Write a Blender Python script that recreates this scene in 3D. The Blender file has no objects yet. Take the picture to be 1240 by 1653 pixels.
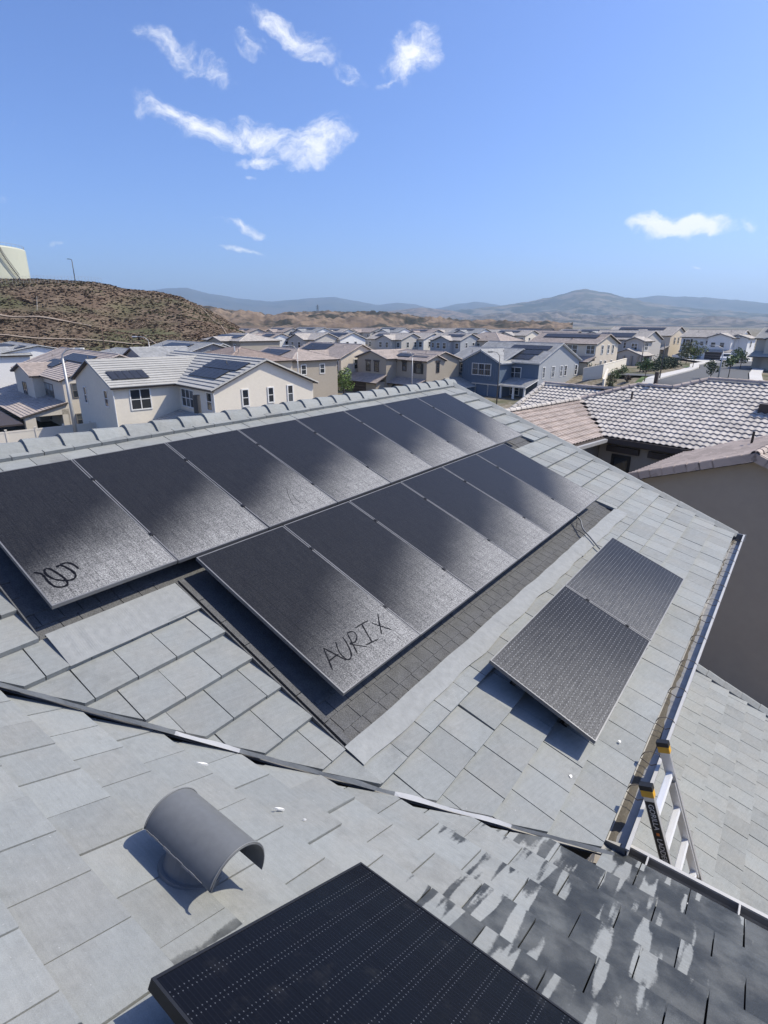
import bpy, bmesh, math, random
import numpy as np
from mathutils import Vector, Matrix
random.seed(7); rng = np.random.default_rng(7)
SC = bpy.context.scene
COL = SC.collection
R = math.radians

# ------------------------------------------------------------------ camera, sky, sun, exposure
PITCH, ROLL = R(19.0417), R(0.298)
CAM = Vector((0, 0, 12))
def cam_axes():
    right = Vector((1, 0, 0)); fwd = Vector((0, math.cos(PITCH), -math.sin(PITCH))); up = right.cross(fwd)
    return right * math.cos(ROLL) + up * math.sin(ROLL), up * math.cos(ROLL) - right * math.sin(ROLL), fwd
CR, CU, CF = cam_axes()
cd = bpy.data.cameras.new('camera'); cam = bpy.data.objects.new('camera', cd); COL.objects.link(cam)
cam.matrix_world = Matrix(((CR.x, CU.x, -CF.x, CAM.x), (CR.y, CU.y, -CF.y, CAM.y), (CR.z, CU.z, -CF.z, CAM.z), (0, 0, 0, 1)))
cd.sensor_fit = 'VERTICAL'; cd.sensor_height = 24; cd.sensor_width = 18; cd.lens = 24 * 882.55 / 1653
cd.clip_start = .05; cd.clip_end = 60000
SC.camera = cam

SUN_AZ, SUN_EL = 77.5, 49.0
w = bpy.data.worlds.new('World'); SC.world = w; w.use_nodes = True
nt = w.node_tree; nt.nodes.clear()
def wn(t, **k):
    n = nt.nodes.new(t)
    for a, b in k.items(): setattr(n, a, b)
    return n
sky = wn('ShaderNodeTexSky', sky_type='NISHITA', sun_disc=False, sun_elevation=R(SUN_EL), sun_rotation=R(SUN_AZ),
         altitude=400, air_density=1.0, dust_density=2.3, ozone_density=4.0)
tc = wn('ShaderNodeTexCoord')
# small fair-weather clouds, each at its own direction: centre, scaled long axis, scaled short axis
CLOUDS = [[-0.272, 0.901, 0.337, 15.744, 6.835, -5.569, -32.321, 16.695, -70.881], [-0.184, 0.918, 0.351, 46.681, 8.1, 3.307, 0.274, 24.636, -64.197], [-0.107, 0.927, 0.359, 13.085, 3.663, -5.577, -35.669, 22.561, -68.878], [0.036, 0.935, 0.353, 27.436, -3.706, 7.024, 10.867, 13.024, -35.576], [0.006, 0.944, 0.33, 37.355, -2.846, 7.51, 49.282, 75.3, -216.593], [-0.259, 0.929, 0.263, 11.58, 3.917, -2.441, -16.797, 12.311, -59.922], [-0.187, 0.949, 0.255, 18.028, 4.169, -2.272, -9.069, 11.76, -50.377], [-0.106, 0.962, 0.251, 18.643, 0.489, 5.998, 11.373, 10.708, -36.223], [-0.182, 0.957, 0.227, 23.443, 4.187, 1.101, 0.499, 26.334, -110.727], [-0.23, 0.962, 0.146, 30.965, 8.153, -4.965, -25.887, 14.713, -137.289], [-0.233, 0.966, 0.114, 40.279, 9.893, -1.347, -12.991, 22.892, -220.285], [0.427, 0.894, 0.136, 16.073, -7.427, -1.648, -2.17, 13.477, -81.894], [0.447, 0.885, 0.131, 28.053, -13.746, -2.968, -2.991, 18.25, -112.78], [0.5, 0.856, 0.129, 62.97, -32.366, -29.473, -42.906, 46.587, -142.832], [0.455, 0.887, 0.083, 103.966, -51.036, -24.563, -61.05, 68.877, -401.514], [-0.207, 0.957, 0.204, 69.992, 14.394, 3.407, 1.366, 64.444, -300.31], [-0.472, 0.874, 0.111, 92.469, 49.071, 6.789, 1.448, 39.979, -308.69], [-0.48, 0.844, 0.237, 62.106, 42.389, -25.13, -85.163, 7.195, -198.339], [-0.523, 0.838, 0.154, 118.24, 71.308, 13.844, 0.77, 31.268, -167.635]]
CDENS = [.62, .5, .6, .85, .5, .8, .8, .9, .7, .6, .55, 1.5, 1.5, .5, .5, .3, .3, .2, .35]
L = nt.links.new
mx = None
warp = wn('ShaderNodeTexNoise'); warp.inputs['Scale'].default_value = 12; warp.inputs['Detail'].default_value = 6
L(tc.outputs['Generated'], warp.inputs['Vector'])
wsub = wn('ShaderNodeVectorMath', operation='SUBTRACT'); wsub.inputs[1].default_value = (.5, .5, .5); L(warp.outputs['Color'], wsub.inputs[0])
wsc = wn('ShaderNodeVectorMath', operation='SCALE'); wsc.inputs['Scale'].default_value = .075; L(wsub.outputs[0], wsc.inputs[0])
wad = wn('ShaderNodeVectorMath', operation='ADD'); L(tc.outputs['Generated'], wad.inputs[0]); L(wsc.outputs[0], wad.inputs[1])
for c, dn in zip(CLOUDS, CDENS):
    d1 = wn('ShaderNodeVectorMath', operation='DOT_PRODUCT'); d1.inputs[1].default_value = c[3:6]; L(wad.outputs[0], d1.inputs[0])
    d2 = wn('ShaderNodeVectorMath', operation='DOT_PRODUCT'); d2.inputs[1].default_value = c[6:9]; L(wad.outputs[0], d2.inputs[0])
    cb = wn('ShaderNodeCombineXYZ'); L(d1.outputs['Value'], cb.inputs[0]); L(d2.outputs['Value'], cb.inputs[1])
    ln = wn('ShaderNodeVectorMath', operation='LENGTH'); L(cb.outputs[0], ln.inputs[0])
    mr = wn('ShaderNodeMapRange'); mr.inputs['From Min'].default_value = 1.4; mr.inputs['From Max'].default_value = .05
    mr.inputs['To Min'].default_value = 0; mr.inputs['To Max'].default_value = dn; L(ln.outputs['Value'], mr.inputs['Value'])
    if mx is None: mx = mr.outputs[0]
    else:
        m = wn('ShaderNodeMath', operation='MAXIMUM'); L(mx, m.inputs[0]); L(mr.outputs[0], m.inputs[1]); mx = m.outputs[0]
mp = wn('ShaderNodeMapping'); mp.inputs['Scale'].default_value = (1, 1, 1.8); L(wad.outputs[0], mp.inputs['Vector'])
cn = wn('ShaderNodeTexNoise'); cn.inputs['Scale'].default_value = 26; cn.inputs['Detail'].default_value = 9; cn.inputs['Roughness'].default_value = .68
L(mp.outputs[0], cn.inputs['Vector'])
cm = wn('ShaderNodeMath', operation='MULTIPLY_ADD'); cm.inputs[1].default_value = 2.0; cm.inputs[2].default_value = -.96; L(cn.outputs['Fac'], cm.inputs[0])
gate = wn('ShaderNodeMath', operation='MULTIPLY'); gate.inputs[1].default_value = 8; gate.use_clamp = True; L(mx, gate.inputs[0])
ca = wn('ShaderNodeMath', operation='ADD'); L(mx, ca.inputs[0]); L(cm.outputs[0], ca.inputs[1])
cg = wn('ShaderNodeMath', operation='MULTIPLY'); L(ca.outputs[0], cg.inputs[0]); L(gate.outputs[0], cg.inputs[1])
cf = wn('ShaderNodeMapRange', interpolation_type='SMOOTHSTEP'); cf.inputs['From Min'].default_value = .02; cf.inputs['From Max'].default_value = 1.05; cf.inputs['To Max'].default_value = .93
L(cg.outputs[0], cf.inputs['Value'])
tintn = wn('ShaderNodeMix', data_type='RGBA', blend_type='MULTIPLY'); tintn.inputs[0].default_value = 1
tintn.inputs[7].default_value = (.80, .94, 1.29, 1); L(sky.outputs[0], tintn.inputs[6])
mixc = wn('ShaderNodeMix', data_type='RGBA'); L(cf.outputs[0], mixc.inputs[0]); L(tintn.outputs[2], mixc.inputs[6]); mixc.inputs[7].default_value = (7.6, 7.7, 7.9, 1)
bg = wn('ShaderNodeBackground'); bg.inputs['Strength'].default_value = .132; L(mixc.outputs[2], bg.inputs['Color'])
wo = wn('ShaderNodeOutputWorld'); L(bg.outputs[0], wo.inputs['Surface'])

S = Vector((math.sin(R(SUN_AZ)) * math.cos(R(SUN_EL)), math.cos(R(SUN_AZ)) * math.cos(R(SUN_EL)), math.sin(R(SUN_EL))))
sd = bpy.data.lights.new('sun', 'SUN'); sd.energy = 5.0; sd.angle = R(.5); sd.color = (1, .925, .765)
so = bpy.data.objects.new('sun', sd); COL.objects.link(so); so.rotation_euler = S.to_track_quat('Z', 'Y').to_euler(); so.location = (0, 0, 80)
vs = SC.view_settings; vs.view_transform = 'Standard'; vs.look = 'None'; vs.gamma = 1; vs.exposure = .24; vs.use_curve_mapping = False
SC.cycles.use_denoising = True
SC.cycles.max_bounces = 6; SC.cycles.diffuse_bounces = 2; SC.cycles.volume_bounces = 0
SC.cycles.volume_step_rate = 1

# ------------------------------------------------------------------ materials
def nmat(name):
    m = bpy.data.materials.new(name); m.use_nodes = True; t = m.node_tree
    return m, t, t.nodes['Principled BSDF']
def nd(t, typ, **k):
    n = t.nodes.new(typ)
    for a, b in k.items(): setattr(n, a, b)
    return n
def mth(t, op, a, b=None, c=None, clamp=False):
    n = nd(t, 'ShaderNodeMath', operation=op); n.use_clamp = clamp
    for i, x in enumerate((a, b, c)):
        if x is None: continue
        if isinstance(x, (int, float)): n.inputs[i].default_value = x
        else: t.links.new(x, n.inputs[i])
    return n.outputs[0]
def noise(t, vec, scale, detail=3, rough=.55):
    n = nd(t, 'ShaderNodeTexNoise'); n.inputs['Scale'].default_value = scale; n.inputs['Detail'].default_value = detail; n.inputs['Roughness'].default_value = rough
    if vec is not None: t.links.new(vec, n.inputs['Vector'])
    return n.outputs['Fac']
def mrange(t, x, a, b, c=0., d=1., smooth=True):
    n = nd(t, 'ShaderNodeMapRange', interpolation_type='SMOOTHSTEP' if smooth else 'LINEAR')
    for i, q in zip(('From Min', 'From Max', 'To Min', 'To Max'), (a, b, c, d)): n.inputs[i].default_value = q
    t.links.new(x, n.inputs['Value']); return n.outputs[0]
def rgb(c): return (c[0], c[1], c[2], 1)
def mixrgb(t, f, a, b, mode='MIX'):
    n = nd(t, 'ShaderNodeMix', data_type='RGBA', blend_type=mode)
    for i, x in ((0, f), (6, a), (7, b)):
        if isinstance(x, (tuple, list)): n.inputs[i].default_value = rgb(x)
        elif isinstance(x, (int, float)): n.inputs[i].default_value = x
        else: t.links.new(x, n.inputs[i])
    return n.outputs[2]
def bump(t, b, h, strength, dist):
    n = nd(t, 'ShaderNodeBump'); n.inputs['Strength'].default_value = strength; n.inputs['Distance'].default_value = dist
    t.links.new(h, n.inputs['Height']); t.links.new(n.outputs[0], b.inputs['Normal'])
MATS = {}
def plain(name, col, rough=.7, metal=0., var=.12, scale=6., spec=.5, bumps=0.):
    if name in MATS: return MATS[name]
    m, t, b = nmat(name)
    g = nd(t, 'ShaderNodeNewGeometry')
    n = noise(t, g.outputs['Position'], scale, 5)
    n2 = noise(t, g.outputs['Position'], scale * .13, 2)
    f = mth(t, 'MULTIPLY_ADD', n, 2 * var, 1 - var); f2 = mth(t, 'MULTIPLY_ADD', n2, var, 1 - var / 2)
    v = mth(t, 'MULTIPLY', f, f2)
    c = nd(t, 'ShaderNodeVectorMath', operation='SCALE'); c.inputs[0].default_value = col; t.links.new(v, c.inputs['Scale'])
    t.links.new(c.outputs[0], b.inputs['Base Color'])
    b.inputs['Roughness'].default_value = rough; b.inputs['Metallic'].default_value = metal; b.inputs['Specular IOR Level'].default_value = spec
    if bumps: bump(t, b, n, bumps, .02)
    MATS[name] = m; return m

# own-roof frames: main slope (u along ridge, v down, N normal) and front slope (n along eave, v down)
OA = Vector((-3.860, 4.630, 10.523)); U = Vector((.60298, .79775, 0)); V = Vector((.74687, -.56453, -.35141)); N = Vector((.28034, -.21190, .93622))
NH = Vector((.79775, -.60298, 0))
P0 = Vector((1.669, 2.849, 8.465)); SB = R(27.5)
VB = U * math.cos(SB) + Vector((0, 0, -math.sin(SB))); NB = U * math.sin(SB) + Vector((0, 0, math.cos(SB)))
def frame(o, x, y, z): return Matrix(((x.x, y.x, z.x, o.x), (x.y, y.y, z.y, o.y), (x.z, y.z, z.z, o.z), (0, 0, 0, 1)))
FA = frame(OA, U, V, N); FB = frame(P0, NH, VB, NB)
TW, TEA, TEB, TH = .3085, .345, .335, .044

def tile_material(name, wet):
    m, t, b = nmat(name)
    g = nd(t, 'ShaderNodeNewGeometry'); P = g.outputs['Position']
    oi = nd(t, 'ShaderNodeObjectInfo'); at = nd(t, 'ShaderNodeAttribute', attribute_name='tint')
    rnd = mth(t, 'FRACT', mth(t, 'ADD', oi.outputs['Random'], at.outputs['Fac']))
    fine = noise(t, P, 260, 2); mid = noise(t, P, 22, 4); big = noise(t, P, 1.3, 3)
    # brushed streaks running down the slope
    mp = nd(t, 'ShaderNodeMapping'); t.links.new(P, mp.inputs['Vector'])
    rot = (FB if wet else FA).to_3x3().inverted().to_euler(); mp.inputs['Rotation'].default_value = rot
    mp2 = nd(t, 'ShaderNodeMapping'); mp2.inputs['Scale'].default_value = (60, 5, 30) if not wet else (7, 70, 30); t.links.new(mp.outputs[0], mp2.inputs['Vector'])
    st = noise(t, mp2.outputs[0], 1, 3)
    k = mth(t, 'ADD', mth(t, 'MULTIPLY_ADD', rnd, .17, .775), mth(t, 'MULTIPLY_ADD', fine, .36, -.18))
    k = mth(t, 'ADD', k, mth(t, 'MULTIPLY_ADD', mid, .24, -.12)); k = mth(t, 'ADD', k, mth(t, 'MULTIPLY_ADD', st, .22, -.11))
    k = mth(t, 'ADD', k, mth(t, 'MULTIPLY_ADD', big, .16, -.08))
    stn = mth(t, 'MULTIPLY_ADD', mrange(t, noise(t, P, 2.4, 7, .72), .53, .72), -.16, 1)
    k = mth(t, 'MULTIPLY', k, stn)
    wp = nd(t, 'ShaderNodeMix', data_type='RGBA'); t.links.new(mrange(t, noise(t, P, 3.1, 2), .35, .7), wp.inputs[0])
    wp.inputs[6].default_value = (.262, .276, .274, 1); wp.inputs[7].default_value = (.274, .280, .270, 1)
    sc = nd(t, 'ShaderNodeVectorMath', operation='SCALE'); t.links.new(wp.outputs[2], sc.inputs[0]); t.links.new(k, sc.inputs['Scale'])
    colr = sc.outputs[0]
    # pale mineral specks
    sp = mrange(t, noise(t, P, 55, 2), .73, .77)
    colr = mixrgb(t, mth(t, 'MULTIPLY', sp, .35), colr, (.5, .5, .49))
    if wet:
        d = nd(t, 'ShaderNodeVectorMath', operation='SUBTRACT'); d.inputs[1].default_value = P0; t.links.new(P, d.inputs[0])
        def dot(a):
            n = nd(t, 'ShaderNodeVectorMath', operation='DOT_PRODUCT'); n.inputs[1].default_value = a; t.links.new(d.outputs[0], n.inputs[0]); return n.outputs['Value']
        n_, v_ = dot(NH), dot(VB)
        row = mth(t, 'FLOOR', mth(t, 'DIVIDE', mth(t, 'SUBTRACT', v_, WV0), TEB))
        par = mth(t, 'MULTIPLY', mth(t, 'FRACT', mth(t, 'MULTIPLY', row, .5)), TW * 1.0)
        xx = mth(t, 'DIVIDE', mth(t, 'SUBTRACT', mth(t, 'SUBTRACT', n_, WN0), par), TW)
        col = mth(t, 'FLOOR', xx); x = mth(t, 'FRACT', xx)
        cb = nd(t, 'ShaderNodeCombineXYZ'); t.links.new(col, cb.inputs[0]); t.links.new(row, cb.inputs[1])
        wnz = nd(t, 'ShaderNodeTexWhiteNoise', noise_dimensions='2D'); t.links.new(cb.outputs[0], wnz.inputs['Vector'])
        r1 = wnz.outputs['Value']; sep = nd(t, 'ShaderNodeSeparateColor'); t.links.new(wnz.outputs['Color'], sep.inputs[0]); r2 = sep.outputs[1]
        edge = mth(t, 'MULTIPLY_ADD', noise(t, P, 60, 7, .75), .5, -.25)
        edge2 = mth(t, 'MULTIPLY_ADD', noise(t, P, 8, 3, .6), .5, -.25)
        # how far drying has gone: mostly dry at the upper left, wet towards the eave on the right
        dry = mrange(t, mth(t, 'ADD', n_, mth(t, 'MULTIPLY', v_, -.10)), -.85, .85, 1, 0, False)
        wd = mth(t, 'MULTIPLY', mth(t, 'MULTIPLY_ADD', r1, .62, .30), mth(t, 'MULTIPLY_ADD', dry, 1.30, -.20))
        cx = mth(t, 'MULTIPLY_ADD', r2, .3, .3)
        dist = mth(t, 'ABSOLUTE', mth(t, 'SUBTRACT', x, cx))
        cs = nd(t, 'ShaderNodeCombineXYZ'); t.links.new(mth(t, 'MULTIPLY', mth(t, 'ADD', n_, mth(t, 'MULTIPLY', mth(t, 'FRACT', mth(t, 'MULTIPLY', row, .37)), .10)), 11.5), cs.inputs[0]); t.links.new(mth(t, 'MULTIPLY', v_, 1.25), cs.inputs[1]); t.links.new(mth(t, 'MULTIPLY', row, .16), cs.inputs[2])
        trail = noise(t, cs.outputs[0], 1, 2, .5)
        lap = mrange(t, mth(t, 'FRACT', mth(t, 'DIVIDE', mth(t, 'SUBTRACT', v_, WV0), TEB)), .55, 1.0, 0, -.05)     # the butts stay wet longest
        dv_ = mth(t, 'ADD', mth(t, 'ADD', trail, mth(t, 'MULTIPLY_ADD', dry, .40, -.115)), mth(t, 'ADD', mth(t, 'MULTIPLY_ADD', r1, .14, -.07), mth(t, 'ADD', lap, mth(t, 'MULTIPLY', edge, .26))))
        strip = mrange(t, dv_, .572, .625)
        wetzone = mrange(t, mth(t, 'ADD', mth(t, 'ADD', n_, mth(t, 'MULTIPLY', v_, -.06)), mth(t, 'MULTIPLY', edge2, .35)), -.98, -.80)
        wetm = mth(t, 'MULTIPLY', wetzone, mth(t, 'SUBTRACT', 1, strip))
        wetm = mth(t, 'MULTIPLY', wetm, mth(t, 'MULTIPLY_ADD', mrange(t, noise(t, P, 5, 5), .3, .65), .3, .7))
        wc = nd(t, 'ShaderNodeVectorMath', operation='MULTIPLY'); t.links.new(colr, wc.inputs[0]); wc.inputs[1].default_value = (.14, .148, .158)
        colr = mixrgb(t, wetm, colr, wc.outputs[0])
        t.links.new(mrange(t, wetm, 0, 1, .82, .42, False), b.inputs['Roughness'])
    else:
        b.inputs['Roughness'].default_value = .78
    t.links.new(colr, b.inputs['Base Color']); b.inputs['Specular IOR Level'].default_value = .35
    h = mth(t, 'ADD', mth(t, 'MULTIPLY', fine, .5), mth(t, 'ADD', mth(t, 'MULTIPLY', st, .6), mid))
    bump(t, b, h, .55, .004)
    return m
WV0, WN0 = -.015, .289
M_TILE = tile_material('concrete_tile', False)
M_TILEB = tile_material('concrete_tile_part_wet', True)

def panel_glass(name, dusty):
    """dark cells with thin conductors; dusty adds a film mask: dust and dew, with glare painted in towards the lower corner"""
    m, t, b = nmat(name)
    uv = nd(t, 'ShaderNodeUVMap'); oi = nd(t, 'ShaderNodeObjectInfo')
    s = nd(t, 'ShaderNodeSeparateXYZ'); t.links.new(uv.outputs[0], s.inputs[0]); x, y = s.outputs[0], s.outputs[1]
    BP = .0416 if dusty == 2 else .01735
    bus = mth(t, 'LESS_THAN', mth(t, 'FRACT', mth(t, 'DIVIDE', x, BP)), .07)
    yy = mth(t, 'FRACT', mth(t, 'DIVIDE', y, .0921))
    padrow = mth(t, 'MAXIMUM', mth(t, 'LESS_THAN', mth(t, 'ABSOLUTE', mth(t, 'SUBTRACT', yy, .10)), .022), mth(t, 'LESS_THAN', mth(t, 'ABSOLUTE', mth(t, 'SUBTRACT', yy, .90)), .022))
    pad = mth(t, 'MULTIPLY', padrow, mth(t, 'LESS_THAN', mth(t, 'FRACT', mth(t, 'DIVIDE', x, .01735)), .20))
    gap = mth(t, 'MAXIMUM', mth(t, 'LESS_THAN', yy, .018), mth(t, 'LESS_THAN', mth(t, 'FRACT', mth(t, 'DIVIDE', x, .1735)), .012))
    g = nd(t, 'ShaderNodeNewGeometry'); P = g.outputs['Position']
    base = mixrgb(t, mth(t, 'MULTIPLY', bus, .15 if dusty == 2 else .22), (.005, .0055, .008), (.035, .038, .048))
    base = mixrgb(t, gap, base, (.004, .004, .005))
    base = mixrgb(t, mth(t, 'MULTIPLY', pad, .26 if dusty != 1 else .10), base, (.26, .28, .32))
    if dusty == 2:
        dash = mth(t, 'MULTIPLY', mth(t, 'LESS_THAN', mth(t, 'FRACT', mth(t, 'DIVIDE', x, .0416)), .12), mth(t, 'LESS_THAN', mth(t, 'FRACT', mth(t, 'DIVIDE', y, .0461)), .36))
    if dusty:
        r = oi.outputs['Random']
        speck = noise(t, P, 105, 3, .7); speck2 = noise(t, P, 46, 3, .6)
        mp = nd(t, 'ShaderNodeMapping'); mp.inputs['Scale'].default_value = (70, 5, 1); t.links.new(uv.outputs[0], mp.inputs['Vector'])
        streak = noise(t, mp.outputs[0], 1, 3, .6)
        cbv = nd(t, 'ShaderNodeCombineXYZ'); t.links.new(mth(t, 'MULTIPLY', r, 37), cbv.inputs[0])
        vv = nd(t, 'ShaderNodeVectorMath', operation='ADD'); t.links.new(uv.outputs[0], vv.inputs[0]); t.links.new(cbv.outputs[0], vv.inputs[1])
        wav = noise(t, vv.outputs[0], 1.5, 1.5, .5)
        run = mth(t, 'ADD', mth(t, 'MULTIPLY_ADD', x, .55, y), mth(t, 'MULTIPLY_ADD', wav, .34, -.17))  # glare towards the lower corner, put into the colour along with the dust
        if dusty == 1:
            film_glare = mrange(t, run, 1.22, 2.25, .04, .66)
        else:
            film_glare = mrange(t, run, .3, 2.6, .03, .25)
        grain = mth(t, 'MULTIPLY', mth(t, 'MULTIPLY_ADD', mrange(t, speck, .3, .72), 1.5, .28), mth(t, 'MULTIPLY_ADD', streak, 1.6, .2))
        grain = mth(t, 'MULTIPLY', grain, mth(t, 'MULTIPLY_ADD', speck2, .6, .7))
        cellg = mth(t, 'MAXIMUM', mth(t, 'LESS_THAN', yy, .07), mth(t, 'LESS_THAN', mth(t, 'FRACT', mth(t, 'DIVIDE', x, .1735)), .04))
        film_glare = mth(t, 'MULTIPLY', film_glare, mth(t, 'MULTIPLY_ADD', cellg, -.28, 1))
        film_glare = mth(t, 'MULTIPLY', film_glare, grain, clamp=True)
        base = mixrgb(t, film_glare, base, (.345, .342, .335))
        if dusty == 2: base = mixrgb(t, mth(t, 'MULTIPLY', dash, mth(t, 'MULTIPLY_ADD', noise(t, P, 4, 3), .8, .05), clamp=True), base, (.42, .43, .44))
        t.links.new(mrange(t, film_glare, 0, .5, .34, .62), b.inputs['Roughness'])
        bump(t, b, speck, .25, .003)
        b.inputs['Specular IOR Level'].default_value = .14
    else:
        t.links.new(mrange(t, noise(t, P, 5, 3), .3, .7, .10, .2), b.inputs['Roughness'])
        b.inputs['Specular IOR Level'].default_value = .08
        base = mixrgb(t, mth(t, 'MULTIPLY', mrange(t, noise(t, P, 7, 5, .65), .55, .85), .035), base, (.4, .38, .35))
    t.links.new(base, b.inputs['Base Color'])
    return m
M_GL_DEW_GLARE = panel_glass('dew_dusted_glare_glass', 1)
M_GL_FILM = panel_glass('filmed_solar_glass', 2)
M_GL_CLEAN = panel_glass('clean_solar_glass', 0)
M_FRAME = plain('black_anodised_frame', (.018, .018, .02), .45, .3, .1)
M_FRAMEW = plain('worn_dusty_frame', (.17, .17, .175), .5, .3, .25, 14)
M_CLEAN = plain('wiped_glass', (.006, .006, .008), .4, 0, .1, 6, .1)
M_ALU = plain('mill_aluminium', (.62, .62, .62), .42, .7, .08, 20)
M_ALUW = plain('bright_aluminium_rung', (.82, .82, .82), .5, .35, .06, 20)
M_GALV = plain('galvanised_valley_metal', (.62, .64, .66), .24, 1., .2, 9)
M_FLASH = plain('painted_flashing', (.24, .248, .246), .65, .0, .2, 16, .3, .25)
M_SHINGLE = plain('asphalt_shingle', (.104, .105, .107), .95, 0, .6, 90, .2, .5)
M_UNDER = plain('underlayment', (.028, .028, .03), .9, 0, .2)
M_HOOD = plain('grey_painted_hood', (.15, .155, .16), .5, 0, .07, 8)
M_GUTT = plain('gutter_metal_inside', (.24, .235, .225), .4, .3, .35, 10)
M_GUTW = plain('gutter_white_lip', (.42, .41, .39), .4, .1, .12, 10)
M_DEBRIS = plain('gutter_debris', (.09, .08, .065), .95, 0, .5, 60)
M_BLACK = plain('black_plastic', (.015, .015, .015), .5)
M_YEL = plain('yellow_resin', (.62, .33, .03), .45, 0, .15, 20)
M_WHITE = plain('white_trim', (.74, .73, .70), .55, 0, .05, 8)
M_DARKTRIM = plain('dark_brown_trim', (.055, .042, .036), .6, 0, .2, 8)
M_PANE = plain('window_pane', (.02, .026, .034), .06, 0, .2, 1.2, .8)
M_PANE2 = plain('window_pane_curtained', (.085, .095, .105), .1, 0, .35, 2.5, .7)
M_BLIND = plain('window_blind', (.30, .33, .34), .35, 0, .1, 3)
M_LETTER = plain('label_print', (.6, .58, .55), .6)
M_ORANGE = plain('label_orange', (.55, .16, .03), .6)

# ------------------------------------------------------------------ mesh helpers
class MB:
    def __init__(s): s.v = []; s.f = []; s.uv = None; s.mi = []; s.cur = 0; s.tint = []
    def add(s, vs, fs):
        k = len(s.v); s.v += [tuple(p) for p in vs]
        for f in fs: s.f.append(tuple(i + k for i in f)); s.mi.append(s.cur)
    def box(s, lo, hi, M=None):
        x0, y0, z0 = lo; x1, y1, z1 = hi
        vs = [Vector(p) for p in ((x0, y0, z0), (x1, y0, z0), (x1, y1, z0), (x0, y1, z0), (x0, y0, z1), (x1, y0, z1), (x1, y1, z1), (x0, y1, z1))]
        if M is not None: vs = [M @ p for p in vs]
        s.add(vs, [(0, 3, 2, 1), (4, 5, 6, 7), (0, 1, 5, 4), (1, 2, 6, 5), (2, 3, 7, 6), (3, 0, 4, 7)])
    def prism(s, poly, f0, f1, M=None):
        """poly: 2d points; f0,f1: functions (x,y)->z or numbers, f1 above f0"""
        n = len(poly); a = lambda f, p: f(*p) if callable(f) else f
        vs = [Vector((p[0], p[1], a(f0, p))) for p in poly] + [Vector((p[0], p[1], a(f1, p))) for p in poly]
        if M is not None: vs = [M @ p for p in vs]
        area = sum(poly[i][0] * poly[(i + 1) % n][1] - poly[(i + 1) % n][0] * poly[i][1] for i in range(n))
        fs = [tuple(range(n - 1, -1, -1)), tuple(range(n, 2 * n))] + [(i, (i + 1) % n, n + (i + 1) % n, n + i) for i in range(n)]
        if area < 0: fs = [tuple(reversed(f)) for f in fs]
        s.add(vs, fs)
    def tube(s, path, r, n=8, cap=True):
        path = [Vector(p) for p in path]; k0 = len(s.v); ref = None; rings = []
        rr = r if isinstance(r, (list, tuple)) else [r] * len(path)
        for i, p in enumerate(path):
            d = (path[min(i + 1, len(path) - 1)] - path[max(i - 1, 0)]).normalized()
            if ref is None: ref = Vector((0, 0, 1)) if abs(d.z) < .9 else Vector((1, 0, 0))
            a = d.cross(ref).normalized(); b2 = a.cross(d); ref = b2
            rings.append([p + (a * math.cos(2 * math.pi * j / n) + b2 * math.sin(2 * math.pi * j / n)) * rr[i] for j in range(n)])
        vs = [p for q in rings for p in q]
        fs = [(i * n + j, i * n + (j + 1) % n, (i + 1) * n + (j + 1) % n, (i + 1) * n + j) for i in range(len(path) - 1) for j in range(n)]
        if cap: fs += [tuple(range(n - 1, -1, -1)), tuple((len(path) - 1) * n + j for j in range(n))]
        s.add(vs, fs)
    def strip(s, A, B):
        """quads between two polylines"""
        n = len(A); s.add(list(A) + list(B), [(i, i + 1, n + i + 1, n + i) for i in range(n - 1)])
    def mesh(s, name, mats):
        me = bpy.data.meshes.new(name); me.from_pydata(s.v, [], s.f)
        for m in (mats if isinstance(mats, (list, tuple)) else [mats]): me.materials.append(m)
        if any(s.mi): me.polygons.foreach_set('material_index', s.mi)
        me.update(); return me
    def build(s, name, mats, parent=None, smooth=False, M=None, loc=None, **tags):
        o = bpy.data.objects.new(name, s.mesh(name, mats)); COL.objects.link(o)
        if smooth:
            o.data.shade_smooth()
        if parent is not None: o.parent = parent
        if M is not None: o.matrix_basis = M
        if loc is not None: o.location = loc
        tag(o, **tags); return o
def tag(o, label=None, category=None, group=None, kind=None):
    for k, x in (('label', label), ('category', category), ('group', group), ('kind', kind)):
        if x: o[k] = x
def empty(name, loc, rz=0., **tags):
    o = bpy.data.objects.new(name, None); COL.objects.link(o); o.location = loc; o.rotation_euler = (0, 0, rz); o.empty_display_size = .3
    tag(o, **tags); return o
def inst(name, me, parent, M):
    o = bpy.data.objects.new(name, me); COL.objects.link(o); o.parent = parent; o.matrix_basis = M; return o
def clip(poly, a, b, c):
    """keep a*x+b*y+c>=0"""
    out = []
    for i in range(len(poly)):
        p, q = poly[i], poly[(i + 1) % len(poly)]
        dp, dq = a * p[0] + b * p[1] + c, a * q[0] + b * q[1] + c
        if dp >= 0: out.append(p)
        if (dp >= 0) != (dq >= 0):
            t = dp / (dp - dq); out.append((p[0] + (q[0] - p[0]) * t, p[1] + (q[1] - p[1]) * t))
    return out
def parea(p): return abs(sum(p[i][0] * p[(i + 1) % len(p)][1] - p[(i + 1) % len(p)][0] * p[i][1] for i in range(len(p)))) / 2 if len(p) > 2 else 0
def project(P):
    d = P - CAM; z = d.dot(CF)
    if z <= .05: return None
    return (620 + 882.55 * d.dot(CR) / z, 826.5 - 882.55 * d.dot(CU) / z, z)
def sm(t): t = min(max(t, 0.), 1.); return t * t * (3 - 2 * t)

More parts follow.
